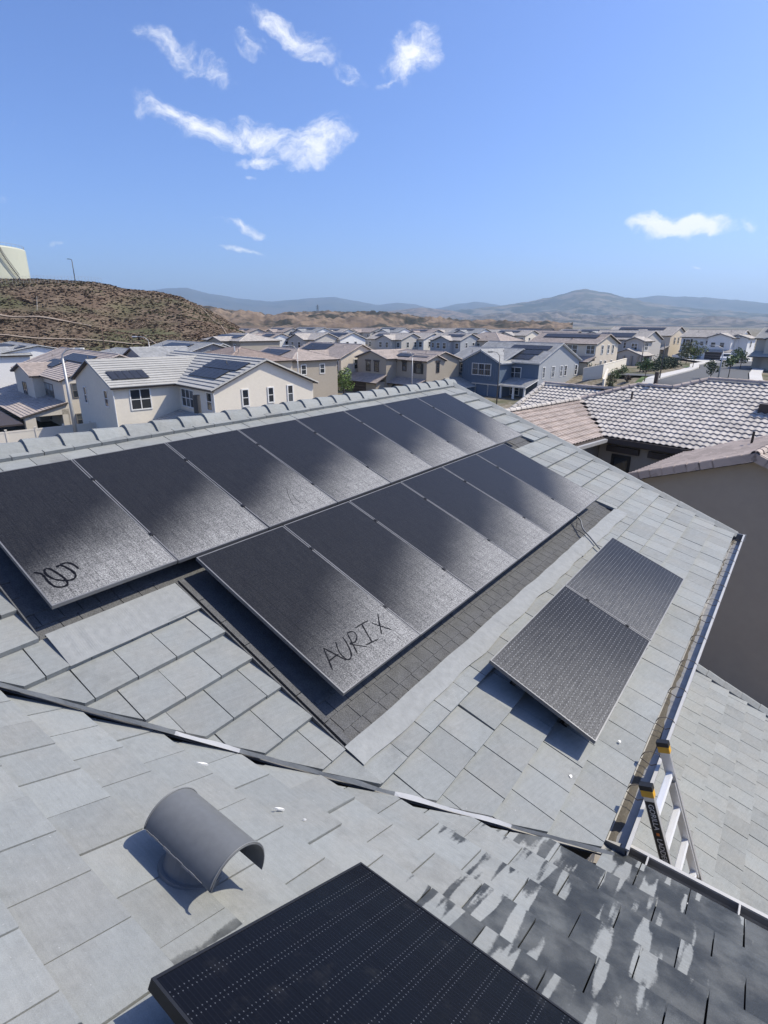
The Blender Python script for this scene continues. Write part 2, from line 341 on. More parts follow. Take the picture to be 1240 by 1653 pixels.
# ------------------------------------------------------------------ ground, roads, hills, mountains
LX = Vector((math.sin(R(137)), math.cos(R(137)), 0)); LY = Vector((-LX.y, LX.x, 0)); LROT = math.atan2(LX.y, LX.x)   # street frame of the tract
def W(X, Y, z): return LX * X + LY * Y + Vector((0, 0, z))
def gh(x, y):
    D = math.hypot(x, y)
    return .5 + 3.4 * max(sm((D - 100) / 60), sm((y + 3 * x - 165) / 45) if x > 0 else 0)
def terrain_mat(name, c1, c2, c3, s1, s2, green=None, gscale=.02):
    m, t, b = nmat(name); g = nd(t, 'ShaderNodeNewGeometry'); P = g.outputs['Position']
    a = mixrgb(t, mrange(t, noise(t, P, s1, 5, .65), .40, .57), c1, c2)
    a = mixrgb(t, mrange(t, noise(t, P, s2, 4, .65), .45, .6), a, c3)
    if green: a = mixrgb(t, mth(t, 'MULTIPLY', mrange(t, noise(t, P, gscale, 4), .50, .62), .8), a, green)
    t.links.new(a, b.inputs['Base Color']); b.inputs['Roughness'].default_value = 1; b.inputs['Specular IOR Level'].default_value = .1
    return m
radii = [2, 8, 16, 24, 32, 40, 48, 56, 64, 72, 80, 88, 96, 104, 112, 120, 128, 136, 144, 152, 160, 175, 200, 260, 400, 700, 1200, 2500, 5000, 9000]
mb = MB(); NA = 180
for r in radii:
    for k in range(NA):
        a = 2 * math.pi * k / NA; x, y = r * math.sin(a), r * math.cos(a); mb.v.append((x, y, gh(x, y)))
for i in range(len(radii) - 1):
    for k in range(NA): mb.f.append((i * NA + k, (i + 1) * NA + k, (i + 1) * NA + (k + 1) % NA, i * NA + (k + 1) % NA))
mb.v.append((0, 0, .5)); c = len(mb.v) - 1
for k in range(NA): mb.f.append((c, k, (k + 1) % NA))
mb.mi = [0] * len(mb.f)
mb.build('ground', terrain_mat('dry_ground', (.20, .17, .13), (.15, .13, .09), (.25, .22, .18), .3, 1.4, (.07, .08, .04), .05), smooth=True, kind='structure')

def polar(az, el, D): return Vector((math.sin(R(az)) * D, math.cos(R(az)) * D, 12 + math.tan(R(el)) * D))
def interp(tab, a):
    if a <= tab[0][0]: return tab[0][1]
    for (a0, e0), (a1, e1) in zip(tab, tab[1:]):
        if a <= a1:
            t = (a - a0) / (a1 - a0); t2 = t * t * (3 - 2 * t); return e0 + (e1 - e0) * (.5 * t + .5 * t2)
    return tab[-1][1]
from mathutils import noise as mn
def ridged(x, y, z, oct=4):
    v, a, f = 0, 1., 1.
    for _ in range(oct):
        v += a * (1 - abs(mn.noise(Vector((x * f, y * f, z))))) ; a *= .5; f *= 2.1
    return v / 1.875
def range_mesh(name, tab, D, depth, mat, amp, fr, na, nr, back=.5, rough=.0, end_fade=3.):
    mb = MB(); a0, a1 = tab[0][0], tab[-1][0]; rows = nr + max(2, nr // 4)
    for j in range(rows + 1):
        for i in range(na + 1):
            az = a0 + (a1 - a0) * i / na
            top = 12 + math.tan(R(interp(tab, az))) * D + rough * (ridged(az * fr * .9, 3.3, 1.7) - .62)
            if j <= nr: t = j / nr; r = D - depth * (1 - t); prof = sm(t) * .45 + t * .55
            else: t = (j - nr) / (rows - nr); r = D + depth * back * t; prof = 1 - t
            edge = 1.
            h = (top - 4) * prof
            m_ = math.sin(math.pi * min(prof, 1)) if prof < 1 else 0
            x, y = math.sin(R(az)) * r, math.cos(R(az)) * r
            g = ridged(x / D * fr * 8, y / D * fr * 8, .3) - .62
            mb.v.append((x, y, 4 + h + g * amp * m_ - 3 * (prof <= 0)))
    for j in range(rows):
        for i in range(na): mb.f.append((j * (na + 1) + i, j * (na + 1) + i + 1, (j + 1) * (na + 1) + i + 1, (j + 1) * (na + 1) + i))
    mb.mi = [0] * len(mb.f)
    return mb.build(name, mat, smooth=True, kind='structure')
SK = {'far_left': [[-34, 1.9], [-26.39, 2.65], [-23.93, 2.74], [-22.42, 2.6], [-20.3, 2.885], [-18.69, 2.975], [-16.55, 2.486], [-13.2, 2.048], [-10.89, 1.911], [-7.33, 2.228], [-4.94, 2.361], [-2.53, 1.985], [-0.71, 1.656], [1.11, 1.891], [2.62, 1.784], [4.76, 1.336], [7.14, 1.794], [8.91, 2.018], [10.7, 1.738], [13.63, 1.291], [18.5, .6]],
      'right_big': [[1.5, .2], [4.17, 0.821], [8.36, 1.344], [10.71, 1.57], [13.58, 1.954], [15.8, 2.379], [17.95, 2.949], [18.75, 3.045], [20.11, 2.817], [22.27, 2.321], [24.38, 1.833], [26.9, 1.454], [29.77, 1.134], [33.36, 0.824], [42, .3]],
      'right_far': [[15, .9], [19.71, 1.709], [21.78, 2.117], [24.79, 2.392], [28.19, 2.241], [30.52, 2.009], [33.19, 1.683], [35.7, 1.464], [48, .7]],
      'foot': [[4, 0.1], [7.21, 0.374], [9.0, 0.609], [10.75, 0.953], [13.66, 0.957], [16.49, 1.124], [19.84, 0.688], [21.95, 0.849], [22.98, 0.901], [25.1, 0.376], [27.05, 0.483], [29.39, 0.686], [33.47, 0.247], [45, 0.254]],
      'midtan': [[-4, .3], [-1.32, 0.796], [0.51, 1.149], [3.54, 1.446], [5.96, 1.283], [8.39, 0.835], [10.78, 0.615], [14, .2]],
      'near': [[-22, 1.5], [-16.66, 1.346], [-14.99, 1.035], [-12.99, 0.943], [-10.97, 0.565], [-9.18, 0.861], [-6.18, 0.996], [-3.76, 0.897], [-1.32, 1.025], [1.12, 0.808], [3.57, 0.474], [6.0, 0.312], [8.43, 0.093], [10.82, 0.02], [13.76, -0.05], [18, -.2]]}
mt_far = terrain_mat('far_mountain_scrub', (.060, .068, .052), (.085, .082, .064), (.040, .050, .038), .0012, .004)
mt_mid = terrain_mat('mountain_scrub', (.075, .078, .055), (.034, .042, .030), (.17, .145, .11), .0028, .0052)
mt_foot = terrain_mat('eroded_cliffs', (.12, .10, .08), (.045, .045, .036), (.19, .16, .13), .006, .014)
mt_tan = terrain_mat('dry_tan_hills', (.15, .11, .078), (.036, .035, .027), (.21, .155, .11), .014, .03)
range_mesh('mountains', SK['far_left'], 8200, 2600, mt_far, 130, 1.0, 170, 22, rough=25)
range_mesh('mountains', SK['right_far'], 7400, 1800, mt_far, 110, 1.1, 110, 18, rough=22)
range_mesh('mountains', SK['right_big'], 5200, 1700, mt_mid, 95, 1.3, 170, 24, rough=16)
range_mesh('hills', SK['midtan'], 4200, 900, mt_tan, 40, 1.6, 90, 14, rough=8)
range_mesh('hills', SK['foot'], 3300, 900, mt_foot, 55, 3.6, 260, 22, rough=14)
range_mesh('hills', SK['near'], 900, 420, mt_tan, 26, 2.4, 340, 50, rough=3)

# brown brush hill on the left, with the water tank on its top
HT = [[-80, 2.6], [-60, 3.0], [-35.49, 3.24], [-33.05, 3.257], [-30.44, 3.365], [-28.64, 3.338], [-26.3, 3.274], [-25.11, 3.113], [-23.92, 2.793], [-21.38, 2.651], [-19.3, 2.274], [-18.27, 1.758], [-17.22, 1.285], [-16.16, 0.693], [-15.08, 0.033], [-13.4, -0.9], [-11.67, -1.6]]
HD, HB = 245., 150.
def hill_z(az, r):
    top = 12 + math.tan(R(interp(HT, az))) * HD; x, y = math.sin(R(az)) * r, math.cos(R(az)) * r
    t = (r - HB) / (HD - HB)
    if t <= 1: prof = .82 * max(t, 0) + .18 * sm(t)
    else: prof = 1 - .10 * min((t - 1) / .6, 1) - .5 * max(0, (t - 1.6)) * .4
    g = mn.noise(Vector((x * .03, y * .03, 0))) * 2.6 + mn.noise(Vector((x * .09, y * .09, 3))) * 1.1
    e = max(0, math.sin(math.pi * min(max(t, 0), 1)))
    b0 = gh(x, y)
    return (b0 - 2) + max(0, (top - b0 + 2)) * max(prof, -.1) + g * e
mb = MB(); na, nr = 200, 46
for j in range(nr + 1):
    r = HB - 6 + (HD * 1.75 - HB) * (j / nr) ** 1.15
    for i in range(na + 1):
        az = -80 + 68.5 * i / na; mb.v.append((math.sin(R(az)) * r, math.cos(R(az)) * r, hill_z(az, r)))
for j in range(nr):
    for i in range(na): mb.f.append((j * (na + 1) + i, j * (na + 1) + i + 1, (j + 1) * (na + 1) + i + 1, (j + 1) * (na + 1) + i))
mb.mi = [0] * len(mb.f)
m_hill = terrain_mat('brown_brush_slope', (.130, .092, .065), (.105, .076, .054), (.16, .12, .085), .05, .12, (.085, .090, .045), .022)
mb.build('hill', m_hill, smooth=True, kind='structure')
# brush cover: small leafy clumps
nb = 26000
az = rng.uniform(-46, -12, nb); rr = HB + (HD * 1.12 - HB) * rng.uniform(0, 1, nb)
vs, fs = [], []
for a, r in zip(az, rr):
    x, y = math.sin(R(a)) * r, math.cos(R(a)) * r; z = hill_z(a, r)
    s_ = random.choice((.25, .32, .4, .6)) * random.uniform(.7, 1.25)
    for q in range(4):
        th = random.uniform(0, 6.28); k = len(vs); cx, cy = x + random.uniform(-.5, .5) * s_, y + random.uniform(-.5, .5) * s_
        dx, dy = math.cos(th) * s_ * .7, math.sin(th) * s_ * .7; lean = random.choice((-1, 1)) * random.uniform(.5, 1.3)
        vs += [(cx - dx, cy - dy, z - .05), (cx + dx, cy + dy, z - .05), (cx + dx * .8 - dy * lean, cy + dy * .8 + dx * lean, z + s_ * random.uniform(.1, .35)), (cx - dx * .7 - dy * lean, cy - dy * .7 + dx * lean, z + s_ * random.uniform(.1, .35))]
        fs.append((k, k + 1, k + 2, k + 3))
mb = MB(); mb.v = vs; mb.f = fs; mb.mi = [0] * len(fs)
m_brush = terrain_mat('dry_brush', (.175, .122, .085), (.14, .10, .07), (.20, .155, .11), .06, .15, (.085, .098, .042), .03)
mb.build('brush', m_brush, kind='stuff', label='dry reddish brown brush with green patches covering the hillside', category='brush')
# pale tracks and drains on the hill
def hill_ribbon(name, pts, wd, mat):
    mb = MB(); A, B = [], []
    for i in range(len(pts) - 1):
        for k in range(8):
            t = k / 8; a = pts[i][0] + (pts[i + 1][0] - pts[i][0]) * t; r = pts[i][1] + (pts[i + 1][1] - pts[i][1]) * t
            for lst, o in ((A, -wd), (B, wd)):
                if abs(pts[i + 1][1] - pts[i][1]) > 25: q = Vector((math.sin(R(a)) * r + o, math.cos(R(a)) * r, 0))
                else: q = Vector((math.sin(R(a)) * (r + o), math.cos(R(a)) * (r + o), 0))
                aa, rr_ = math.degrees(math.atan2(q.x, q.y)), math.hypot(q.x, q.y)
                q.z = hill_z(aa, rr_) + .35 ; lst.append(q)
    mb.strip(A, B); mb.build(name, mat, kind='structure')
m_track = plain('pale_dirt_track', (.25, .20, .155), .95, 0, .25, 1.2)
m_conc = plain('pale_concrete', (.50, .48, .45), .85, 0, .12, 1.5)
hill_ribbon('track', [(-40, 203), (-33.5, 198), (-30, 192), (-26.5, 187)], .7, m_track)
hill_ribbon('track', [(-40, 181), (-33.5, 177), (-27, 171), (-22.5, 168)], .4, m_track)
hill_ribbon('drain', [(-30.7, 216), (-30.9, 203)], .6, m_conc)
hill_ribbon('drain', [(-17.6, 238), (-15.6, 205), (-14.4, 178)], .18, m_track)
hill_ribbon('drain', [(-22.3, 172), (-21.2, 160)], .6, m_track)

# street, kerbed pavements and drives on the right
m_asph = plain('street_asphalt', (.085, .087, .09), .9, 0, .12, .8)
def sheet(name, pts, mat, dz, sub=14):
    bm = bmesh.new(); vs_ = [bm.verts.new((p[0], p[1], 0)) for p in pts]; bm.faces.new(vs_)
    bmesh.ops.triangulate(bm, faces=bm.faces[:]); bmesh.ops.subdivide_edges(bm, edges=bm.edges[:], cuts=sub, use_grid_fill=True)
    for v_ in bm.verts: v_.co.z = gh(v_.co.x, v_.co.y) + dz
    bmesh.ops.recalc_face_normals(bm, faces=bm.faces[:])
    me = bpy.data.meshes.new(name); bm.to_mesh(me); bm.free(); me.materials.append(mat)
    o = bpy.data.objects.new(name, me); COL.objects.link(o); o['kind'] = 'structure'
    if me.polygons and name == 'pavement':
        sm_ = o.modifiers.new('kerb', 'SOLIDIFY'); sm_.thickness = .45; sm_.offset = -1 if sum(p.normal.z for p in me.polygons) > 0 else 1
    if me.polygons and name != 'pavement' and sum(p.normal.z for p in me.polygons) < 0: me.flip_normals()
    return o
sheet('road', [(33, 70), (39.1, 81.6), (46.9, 91.3), (55, 101), (60.8, 108.8), (64.6, 116), (70, 122), (84, 128), (94, 122), (80, 113), (72.4, 111), (62, 96), (54.5, 84), (50, 70)], m_asph, .30)
sheet('pavement', [(31.4, 71), (37.2, 82.2), (40.8, 87), (46, 93.5), (53.8, 102.6), (59.4, 110), (63.4, 117.5), (69, 123.8), (84, 130), (84, 128.2), (70, 122.2), (64.5, 116.1), (60.7, 109), (54.9, 101.2), (46.8, 91.5), (39, 81.8), (33, 70.2)], m_conc, .44)
sheet('pavement', [(62.1, 95.9), (72.5, 110.9), (80, 112.8), (94, 121.8), (95, 120.5), (81, 111.4), (73.6, 109.3), (63.6, 95), (56, 83), (52, 70), (50.1, 70), (54.6, 83.9)], m_conc, .44)
sheet('driveway', [(36.8, 93.2), (43.0, 90.2), (45.6, 93.4), (38.8, 97)], m_asph, .30)
sheet('driveway', [(70, 124), (74, 125.8), (80, 139), (72, 141)], m_conc, .40)
sheet('driveway', [(75, 126.3), (81, 129), (84, 136), (78, 137)], m_conc, .40)
sheet('lawn', [(37.6, 82.6), (40.6, 86.6), (40.0, 87.2), (37.0, 83.4)], plain('lawn_grass', (.085, .13, .035), .95, 0, .3, 3), .5)
sheet('lawn', [(56.8, 106.2), (59.4, 109.8), (58.7, 110.3), (56, 107)], plain('lawn_grass', (.085, .13, .035)), .5)

# ------------------------------------------------------------------ house builder (coordinates in the street frame)
PITCHT = .375
def sawtooth(mb, e0, dirE, up, n, L, lf, rf, th=.055, thick=.16, exp=.36):
    """stepped tile courses on one roof plane: e0 eave start, dirE along eave, up = unit vector up-slope, n = plane normal, L slope length, lf/rf = left/right limits at distance s"""
    k = max(2, int(round(L / exp))); ex = L / k; th = .135 * ex
    P = lambda x, s, h: e0 + dirE * x + up * s + n * h
    for i in range(k):
        s0, s1 = i * ex, (i + 1) * ex; s1b = min(s1 + .01, L)
        l0, r0, l1, r1 = lf(s0), rf(s0), lf(s1b), rf(s1b)
        if r0 - l0 < .02: continue
        if r1 < l1: l1 = r1 = (l1 + r1) / 2
        a, b, c, d = P(l0, s0, th), P(r0, s0, th), P(r1, s1b, 0), P(l1, s1b, 0)
        a2, b2 = P(l0, s0, -.005), P(r0, s0, -.005); c2, d2 = P(r1, s1b, -.01), P(l1, s1b, -.01)
        mb.add([a, b, c, d, a2, b2, c2, d2], [(0, 1, 2, 3), (4, 5, 1, 0), (5, 6, 2, 1), (7, 4, 0, 3)])
    # slab underneath
    l0, r0, l1, r1 = lf(0), rf(0), lf(L), rf(L)
    th0 = th; vs_ = [P(l0, 0, -.012), P(r0, 0, -.012), P(max(r1, l1 + .01), L, -.012), P(l1, L, -.012), P(l0, 0, -thick), P(r0, 0, -thick), P(max(r1, l1 + .01), L, -thick), P(l1, L, -thick)]
    return vs_
def ridge_caps(mb, a, b, wd=.14, h=.07, n=None):
    d = (b - a); ln = d.length; d.normalize(); side = d.cross(Vector((0, 0, 1))).normalized(); k = max(2, int(ln / .42)); st = ln / k
    up = side.cross(d)
    for i in range(k):
        p, q = a + d * st * i, a + d * (st * (i + 1) + .03)
        lift = .02
        vs_ = [p - side * wd - up * .06, p - side * wd * .55 + up * (h + lift), p + side * wd * .55 + up * (h + lift), p + side * wd - up * .06,
               q - side * wd - up * .08, q - side * wd * .55 + up * h, q + side * wd * .55 + up * h, q + side * wd - up * .08]
        mb.add(vs_, [(0, 1, 5, 4), (1, 2, 6, 5), (2, 3, 7, 6), (3, 2, 1, 0), (4, 5, 6, 7)])
class House:
    def __init__(s, name, X, Y, base, label, wall, roof, trim=M_WHITE, group=None, fascia=None):
        s.o = W(X, Y, 0); s.X, s.Y, s.base = X, Y, base
        s.root = empty(name, (s.o.x, s.o.y, base), LROT, label=label, category='house', group=group)
        s.wall, s.roofm, s.trim, s.fascia = wall, roof, trim, fascia or M_DARKTRIM
        s.walls = MB(); s.roof = MB(); s.fas = MB(); s.caps = MB(); s.blocks = []
    off = Vector((0, 0, 0))
    def p(s, X, Y, z): return Vector((X - s.X, Y - s.Y, z - s.base)) + s.off
    def block(s, x0, x1, y0, y1, eave, ridge='X', hip=(0, 0), ov=.45, rk=.3, pitch=PITCHT, z0=None, tile=.36, wall=True):
        """ridge along X: eave walls at y0,y1, gable walls at x0,x1 (hip=(at low end, at high end))"""
        z0 = s.base - .3 if z0 is None else z0
        hw = ((y1 - y0) if ridge == 'X' else (x1 - x0)) / 2; rz = eave + hw * pitch
        if wall: s.walls.box(s.p(x0, y0, z0), s.p(x1, y1, eave))
        def Q(a, b, z): return s.p(a, b, z) if ridge == 'X' else s.p(b, a, z)   # a along the ridge, b across
        a0, a1 = (x0, x1) if ridge == 'X' else (y0, y1); b0, b1 = (y0, y1) if ridge == 'X' else (x0, x1); bm_ = (b0 + b1) / 2
        if wall:
            for k, a in enumerate((a0, a1)):
                if hip[k]: continue
                t = .15 if k == 0 else -.15; base_ = [Q(a, b0, eave), Q(a, b1, eave), Q(a, bm_, rz - .02), Q(a + t, b0, eave), Q(a + t, b1, eave), Q(a + t, bm_, rz - .02)]
                s.walls.add(base_, [(0, 1, 2), (5, 4, 3), (0, 2, 5, 3), (1, 4, 5, 2)])
        c = 1 / math.sqrt(1 + pitch * pitch); sn = pitch * c
        Ls = (hw + ov) / c
        dv = Q(1, 0, 0) - Q(0, 0, 0)
        for sgn, b in ((1, b0), (-1, b1)):
            acr = (Q(0, 1, 0) - Q(0, 0, 0)) * sgn
            up = acr * c + Vector((0, 0, sn)); nrm = -acr * sn + Vector((0, 0, c))
            e0 = Q(a0, b - sgn * ov, eave - ov * pitch + .14)
            l0 = lambda q: (-rk if not hip[0] else -ov + q * c); r0 = lambda q: (a1 - a0) + (rk if not hip[1] else ov - q * c)
            v8 = sawtooth(s.roof, e0, dv, up, nrm, Ls, l0, r0, exp=tile)
            s.fas.add(v8, [(0, 3, 2, 1), (4, 5, 6, 7), (0, 1, 5, 4), (1, 2, 6, 5), (2, 3, 7, 6), (3, 0, 4, 7)])
        top = rz + .14
        if tile < 1 and a1 - a0 > 9:      # plumbing vents and a low louvre vent on the slope towards us
            for q, (fa, fs) in enumerate(((.22, .62), (.58, .45), (.78, .72))):
                bb = b0 - ov + (hw + ov) * fs; zz = eave - ov * pitch + .14 + (hw + ov) * fs * pitch; w0 = Q(a0 + (a1 - a0) * fa, bb, zz); m_ = MB()
                if q == 1: m_.prism([(-.22, -.18), (.22, -.18), (.16, .18), (-.16, .18)], 0, .14, Matrix.Translation(w0)); m_.build('louvre_vent', s.roofm, s.root)
                else: m_.tube([w0 - Vector((0, 0, .1)), w0 + Vector((0, 0, .42))], .05, 7); m_.build('roof_pipe', M_DPIPE, s.root)
        r0a = a0 - rk if not hip[0] else a0 + hw; r1a = a1 + rk if not hip[1] else a1 - hw
        ridge_caps(s.caps, Q(r0a, bm_, top), Q(r1a, bm_, top))
        for k, (a, sg) in enumerate(((a0, 1), (a1, -1))):
            if hip[k]:
                acr = (Q(1, 0, 0) - Q(0, 0, 0)) * sg; up = acr * c + Vector((0, 0, sn)); nrm = -acr * sn + Vector((0, 0, c))
                e0 = Q(a - sg * ov, b0 - ov, eave - ov * pitch + .14); dd = Q(0, 1, 0) - Q(0, 0, 0); wid = b1 - b0 + 2 * ov
                v8 = sawtooth(s.roof, e0, dd, up, nrm, Ls, lambda q: q * c, lambda q: wid - q * c, exp=tile)
                s.fas.add(v8, [(0, 3, 2, 1), (4, 5, 6, 7), (0, 1, 5, 4), (1, 2, 6, 5), (2, 3, 7, 6), (3, 0, 4, 7)])
                for b in (b0 - ov, b1 + ov):
                    ridge_caps(s.caps, Q(a - sg * ov, b, eave - ov * pitch + .14), Q(a + sg * hw, bm_, top))
            else:
                # rake boards and tiles along the gable edge
                for sgn, b in ((1, b0 - ov), (-1, b1 + ov)):
                    A_, B_ = Q(a - sg * (rk - .02), b, eave - ov * pitch + .16), Q(a - sg * (rk - .02), bm_, top + .01)
                    ridge_caps(s.caps, A_, B_, .09, .045)
        return rz
    def shed(s, x0, x1, y0, y1, zlow, zhigh, face='-Y', thick=.14, tile=.36, ov=.0):
        """lean-to roof falling towards face"""
        if face == '-Y': e0, dE, run, acr, wid = s.p(x0, y0, zlow), Vector((1, 0, 0)), y1 - y0, Vector((0, 1, 0)), x1 - x0
        elif face == '+X': e0, dE, run, acr, wid = s.p(x1, y0, zlow), Vector((0, 1, 0)), x1 - x0, Vector((-1, 0, 0)), y1 - y0
        rise = zhigh - zlow; Ln = math.hypot(run, rise); c, sn = run / Ln, rise / Ln
        up = acr * c + Vector((0, 0, sn)); nrm = -acr * sn + Vector((0, 0, c))
        v8 = sawtooth(s.roof, e0, dE, up, nrm, Ln, lambda q: 0, lambda q: wid, exp=tile)
        s.fas.add(v8, [(0, 3, 2, 1), (4, 5, 6, 7), (0, 1, 5, 4), (1, 2, 6, 5), (2, 3, 7, 6), (3, 0, 4, 7)])
    def fmat(s, face, a, lvl, z):
        """frame on a wall: x to the right seen from outside, y up, z outward"""
        if face == '-Y': return frame(s.p(a, lvl, z), Vector((1, 0, 0)), Vector((0, 0, 1)), Vector((0, -1, 0)))
        if face == '+X': return frame(s.p(lvl, a, z), Vector((0, 1, 0)), Vector((0, 0, 1)), Vector((1, 0, 0)))
        if face == '-X': return frame(s.p(lvl, a, z), Vector((0, -1, 0)), Vector((0, 0, 1)), Vector((-1, 0, 0)))
    def window(s, face, a, lvl, z, w, h, cols=1, rows=2, trim=None, header=False, shutters=False, blind=False):
        M = s.fmat(face, a, lvl, z); mb = MB(); t = .11; d = .06
        for q in ((-w / 2 - t, -t, w / 2 + t, 0), (-w / 2 - t, h, w / 2 + t, h + t), (-w / 2 - t, 0, -w / 2, h), (w / 2, 0, w / 2 + t, h)): mb.box((q[0], q[1], -.05), (q[2], q[3], d), M)
        pw, ph = w / cols, h / rows
        for i in range(1, cols): mb.box((-w / 2 + pw * i - .04, 0, -.04), (-w / 2 + pw * i + .04, h, .045), M)
        for j in range(1, rows): mb.box((-w / 2, ph * j - .03, -.04), (w / 2, ph * j + .03, .035), M)
        f = mb.build('window', trim or s.trim, s.root)
        for i in range(cols):
            for j in range(rows):
                pb = MB(); pb.box((-w / 2 + pw * i, ph * j, -.03), (-w / 2 + pw * (i + 1), ph * (j + 1), .012), M)
                pb.build('pane', M_BLIND if (blind and j == rows - 1) else (M_PANE2 if (i * 3 + j * 5 + int(abs(a) * 7)) % 4 == 0 else M_PANE), f)
        if header:
            mb = MB(); mb.box((-w / 2 - .25, h + .12, -.02), (w / 2 + .25, h + .34, .10), M); mb.build('header', M_DARKTRIM, f)
        if shutters:
            for sx in (-1, 1):
                mb = MB(); x_ = sx * (w / 2 + .35)
                mb.box((x_ - .22, -.1, 0), (x_ + .22, h + .1, .05), M)
                for q in range(7): mb.box((x_ - .18, h * q / 7, .05), (x_ + .18, h * q / 7 + .1, .07), M)
                mb.build('shutter', M_BLACK, f)
        return f
    def door(s, face, a, lvl, z, w, h, mat=None, name='garage_door'):
        M = s.fmat(face, a, lvl, z); mb = MB(); mb.box((-w / 2 - .12, 0, 0), (-w / 2, h, .07), M); mb.box((w / 2, 0, 0), (w / 2 + .12, h, .07), M); mb.box((-w / 2 - .12, h, 0), (w / 2 + .12, h + .14, .07), M)
        d = mb.build(name, s.trim, s.root); pb = MB()
        n = 4 if name == 'garage_door' else 2
        for j in range(n): pb.box((-w / 2, h * j / n + .015, -.03), (w / 2, h * (j + 1) / n - .015, .03), M)
        pb.build('door_panel', mat or M_DARKTRIM, d); return d
    def array(s, plane, x0, x1, s0, s1, eave, lvl, nx=1, ny=1, pitch=PITCHT, ov=.45, gap=.04):
        """solar modules on a roof plane facing plane ('-Y' or '+X'); lvl = wall coordinate of that eave; s from the eave up the slope"""
        c = 1 / math.sqrt(1 + pitch * pitch); sn = pitch * c
        if plane == '-Y': e0, dE, acr = s.p(0, lvl - ov, eave - ov * pitch + .14), Vector((1, 0, 0)), Vector((0, 1, 0)); off = s.X
        else: e0, dE, acr = s.p(lvl + ov, 0, eave - ov * pitch + .14), Vector((0, 1, 0)), Vector((-1, 0, 0)); off = s.Y
        e0 = e0 + dE * off
        M = frame(e0 - dE * off, dE, acr * c + Vector((0, 0, sn)), -acr * sn + Vector((0, 0, c)))
        for i in range(nx):
            for j in range(ny):
                wx, wy = (x1 - x0) / nx, (s1 - s0) / ny; mb = MB()
                mb.box((x0 + wx * i + gap / 2, s0 + wy * j + gap / 2, .12), (x0 + wx * (i + 1) - gap / 2, s0 + wy * (j + 1) - gap / 2, .16), M)
                mb.build('solar_panel', M_SOLARFAR, s.root)
    def part(s, name, mat, lo, hi):
        mb = MB(); mb.box(s.p(*lo), s.p(*hi)); return mb.build(name, mat, s.root)
    def done(s):
        s.walls.build('wall', s.wall, s.root)
        if s.roof.v:
            s.fas.build('fascia', s.fascia, s.root); r = s.roof.build('roof', s.roofm, s.root)
            if s.caps.v: s.caps.build('ridge_caps', s.roofm, r, kind='stuff')
        return s.root
M_DPIPE = plain('vent_pipe_paint', (.22, .20, .18), .6)
M_SOLARFAR = plain('far_solar_module', (.030, .031, .036), .4, 0, .3, 1.5, .35)
def stucco(name, c): return plain(name, c, .9, 0, .08, 3.5, .2, .15)
def rooft(name, c, var=.16):
    if name in MATS: return MATS[name]
    m, t, b = nmat(name); g = nd(t, 'ShaderNodeNewGeometry'); P = g.outputs['Position']
    v = nd(t, 'ShaderNodeTexVoronoi'); v.inputs['Scale'].default_value = 2.9; t.links.new(P, v.inputs['Vector'])
    sp = nd(t, 'ShaderNodeSeparateColor'); t.links.new(v.outputs['Color'], sp.inputs[0])
    k = mth(t, 'MULTIPLY', mth(t, 'MULTIPLY_ADD', sp.outputs[0], 2 * var, 1 - var), mth(t, 'MULTIPLY_ADD', noise(t, P, .4, 3), .3, .85))
    s_ = nd(t, 'ShaderNodeVectorMath', operation='SCALE'); s_.inputs[0].default_value = c; t.links.new(k, s_.inputs['Scale'])
    t.links.new(s_.outputs[0], b.inputs['Base Color']); b.inputs['Roughness'].default_value = .85; MATS[name] = m; return m
ST_CREAM = stucco('cream_stucco', (.72, .66, .56)); ST_BEIGE = stucco('beige_stucco', (.56, .49, .40)); ST_GREY = stucco('warm_grey_stucco', (.50, .47, .43))
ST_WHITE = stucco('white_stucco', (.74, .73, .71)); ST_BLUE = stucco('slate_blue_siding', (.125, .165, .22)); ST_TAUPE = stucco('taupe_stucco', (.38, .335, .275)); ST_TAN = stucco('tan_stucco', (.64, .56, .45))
M_GREYTRIM = plain('grey_trim', (.16, .15, .14), .6, 0, .1)
ST_BGREYL = stucco('pale_grey_siding', (.37, .385, .40))  # pale siding; on the blue house side it stands for sunlit blue
ST_BGREY = stucco('blue_grey_siding', (.23, .25, .27)); ST_SAND = stucco('sand_stucco', (.64, .58, .49))
RF_ROSE = rooft('rose_brown_tile', (.385, .325, .285)); RF_SAND = rooft('pale_sand_tile', (.46, .42, .375)); RF_GREY = rooft('grey_flat_tile', (.33, .33, .325)); RF_BROWN = rooft('brown_tile', (.30, .235, .20)); RF_DARK = rooft('charcoal_tile', (.10, .095, .095)); RF_PALE = rooft('pale_grey_tile', (.37, .36, .335), .06)

# ------------------------------------------------------------------ houses of the tract
G1 = 'houses across the tract'
h = House('house', -78, 22, .4, 'beige house with rose brown roof and covered porch, behind the cream fence at far left', ST_SAND, RF_ROSE, M_GREYTRIM, G1)
h.block(-92, -68.2, 15.75, 28.2, 6.0, 'X'); h.block(-86.3, -76.6, 14.6, 20, 5.9, 'Y', pitch=.22, rk=.35)
h.window('-Y', -81.5, 14.6, 3.45, 1.9, 1.35, 2, 2, trim=M_GREYTRIM); h.window('-Y', -75.0, 15.75, 3.75, 4.4, 1.35, 3, 2, trim=M_GREYTRIM, blind=True)
h.window('+X', 17.1, -68.2, 4.1, .9, 1.4, 1, 2); h.window('+X', 17.0, -68.2, 1.0, .8, 1.2, 1, 2)
h.shed(-94, -68.0, 11.2, 15.9, 2.45, 3.65); h.walls.box(h.p(-69.0, 11.6, .2), h.p(-68.2, 12.6, 2.4)); h.walls.box(h.p(-68.6, 15.2, .2), h.p(-68.2, 15.9, 2.9))
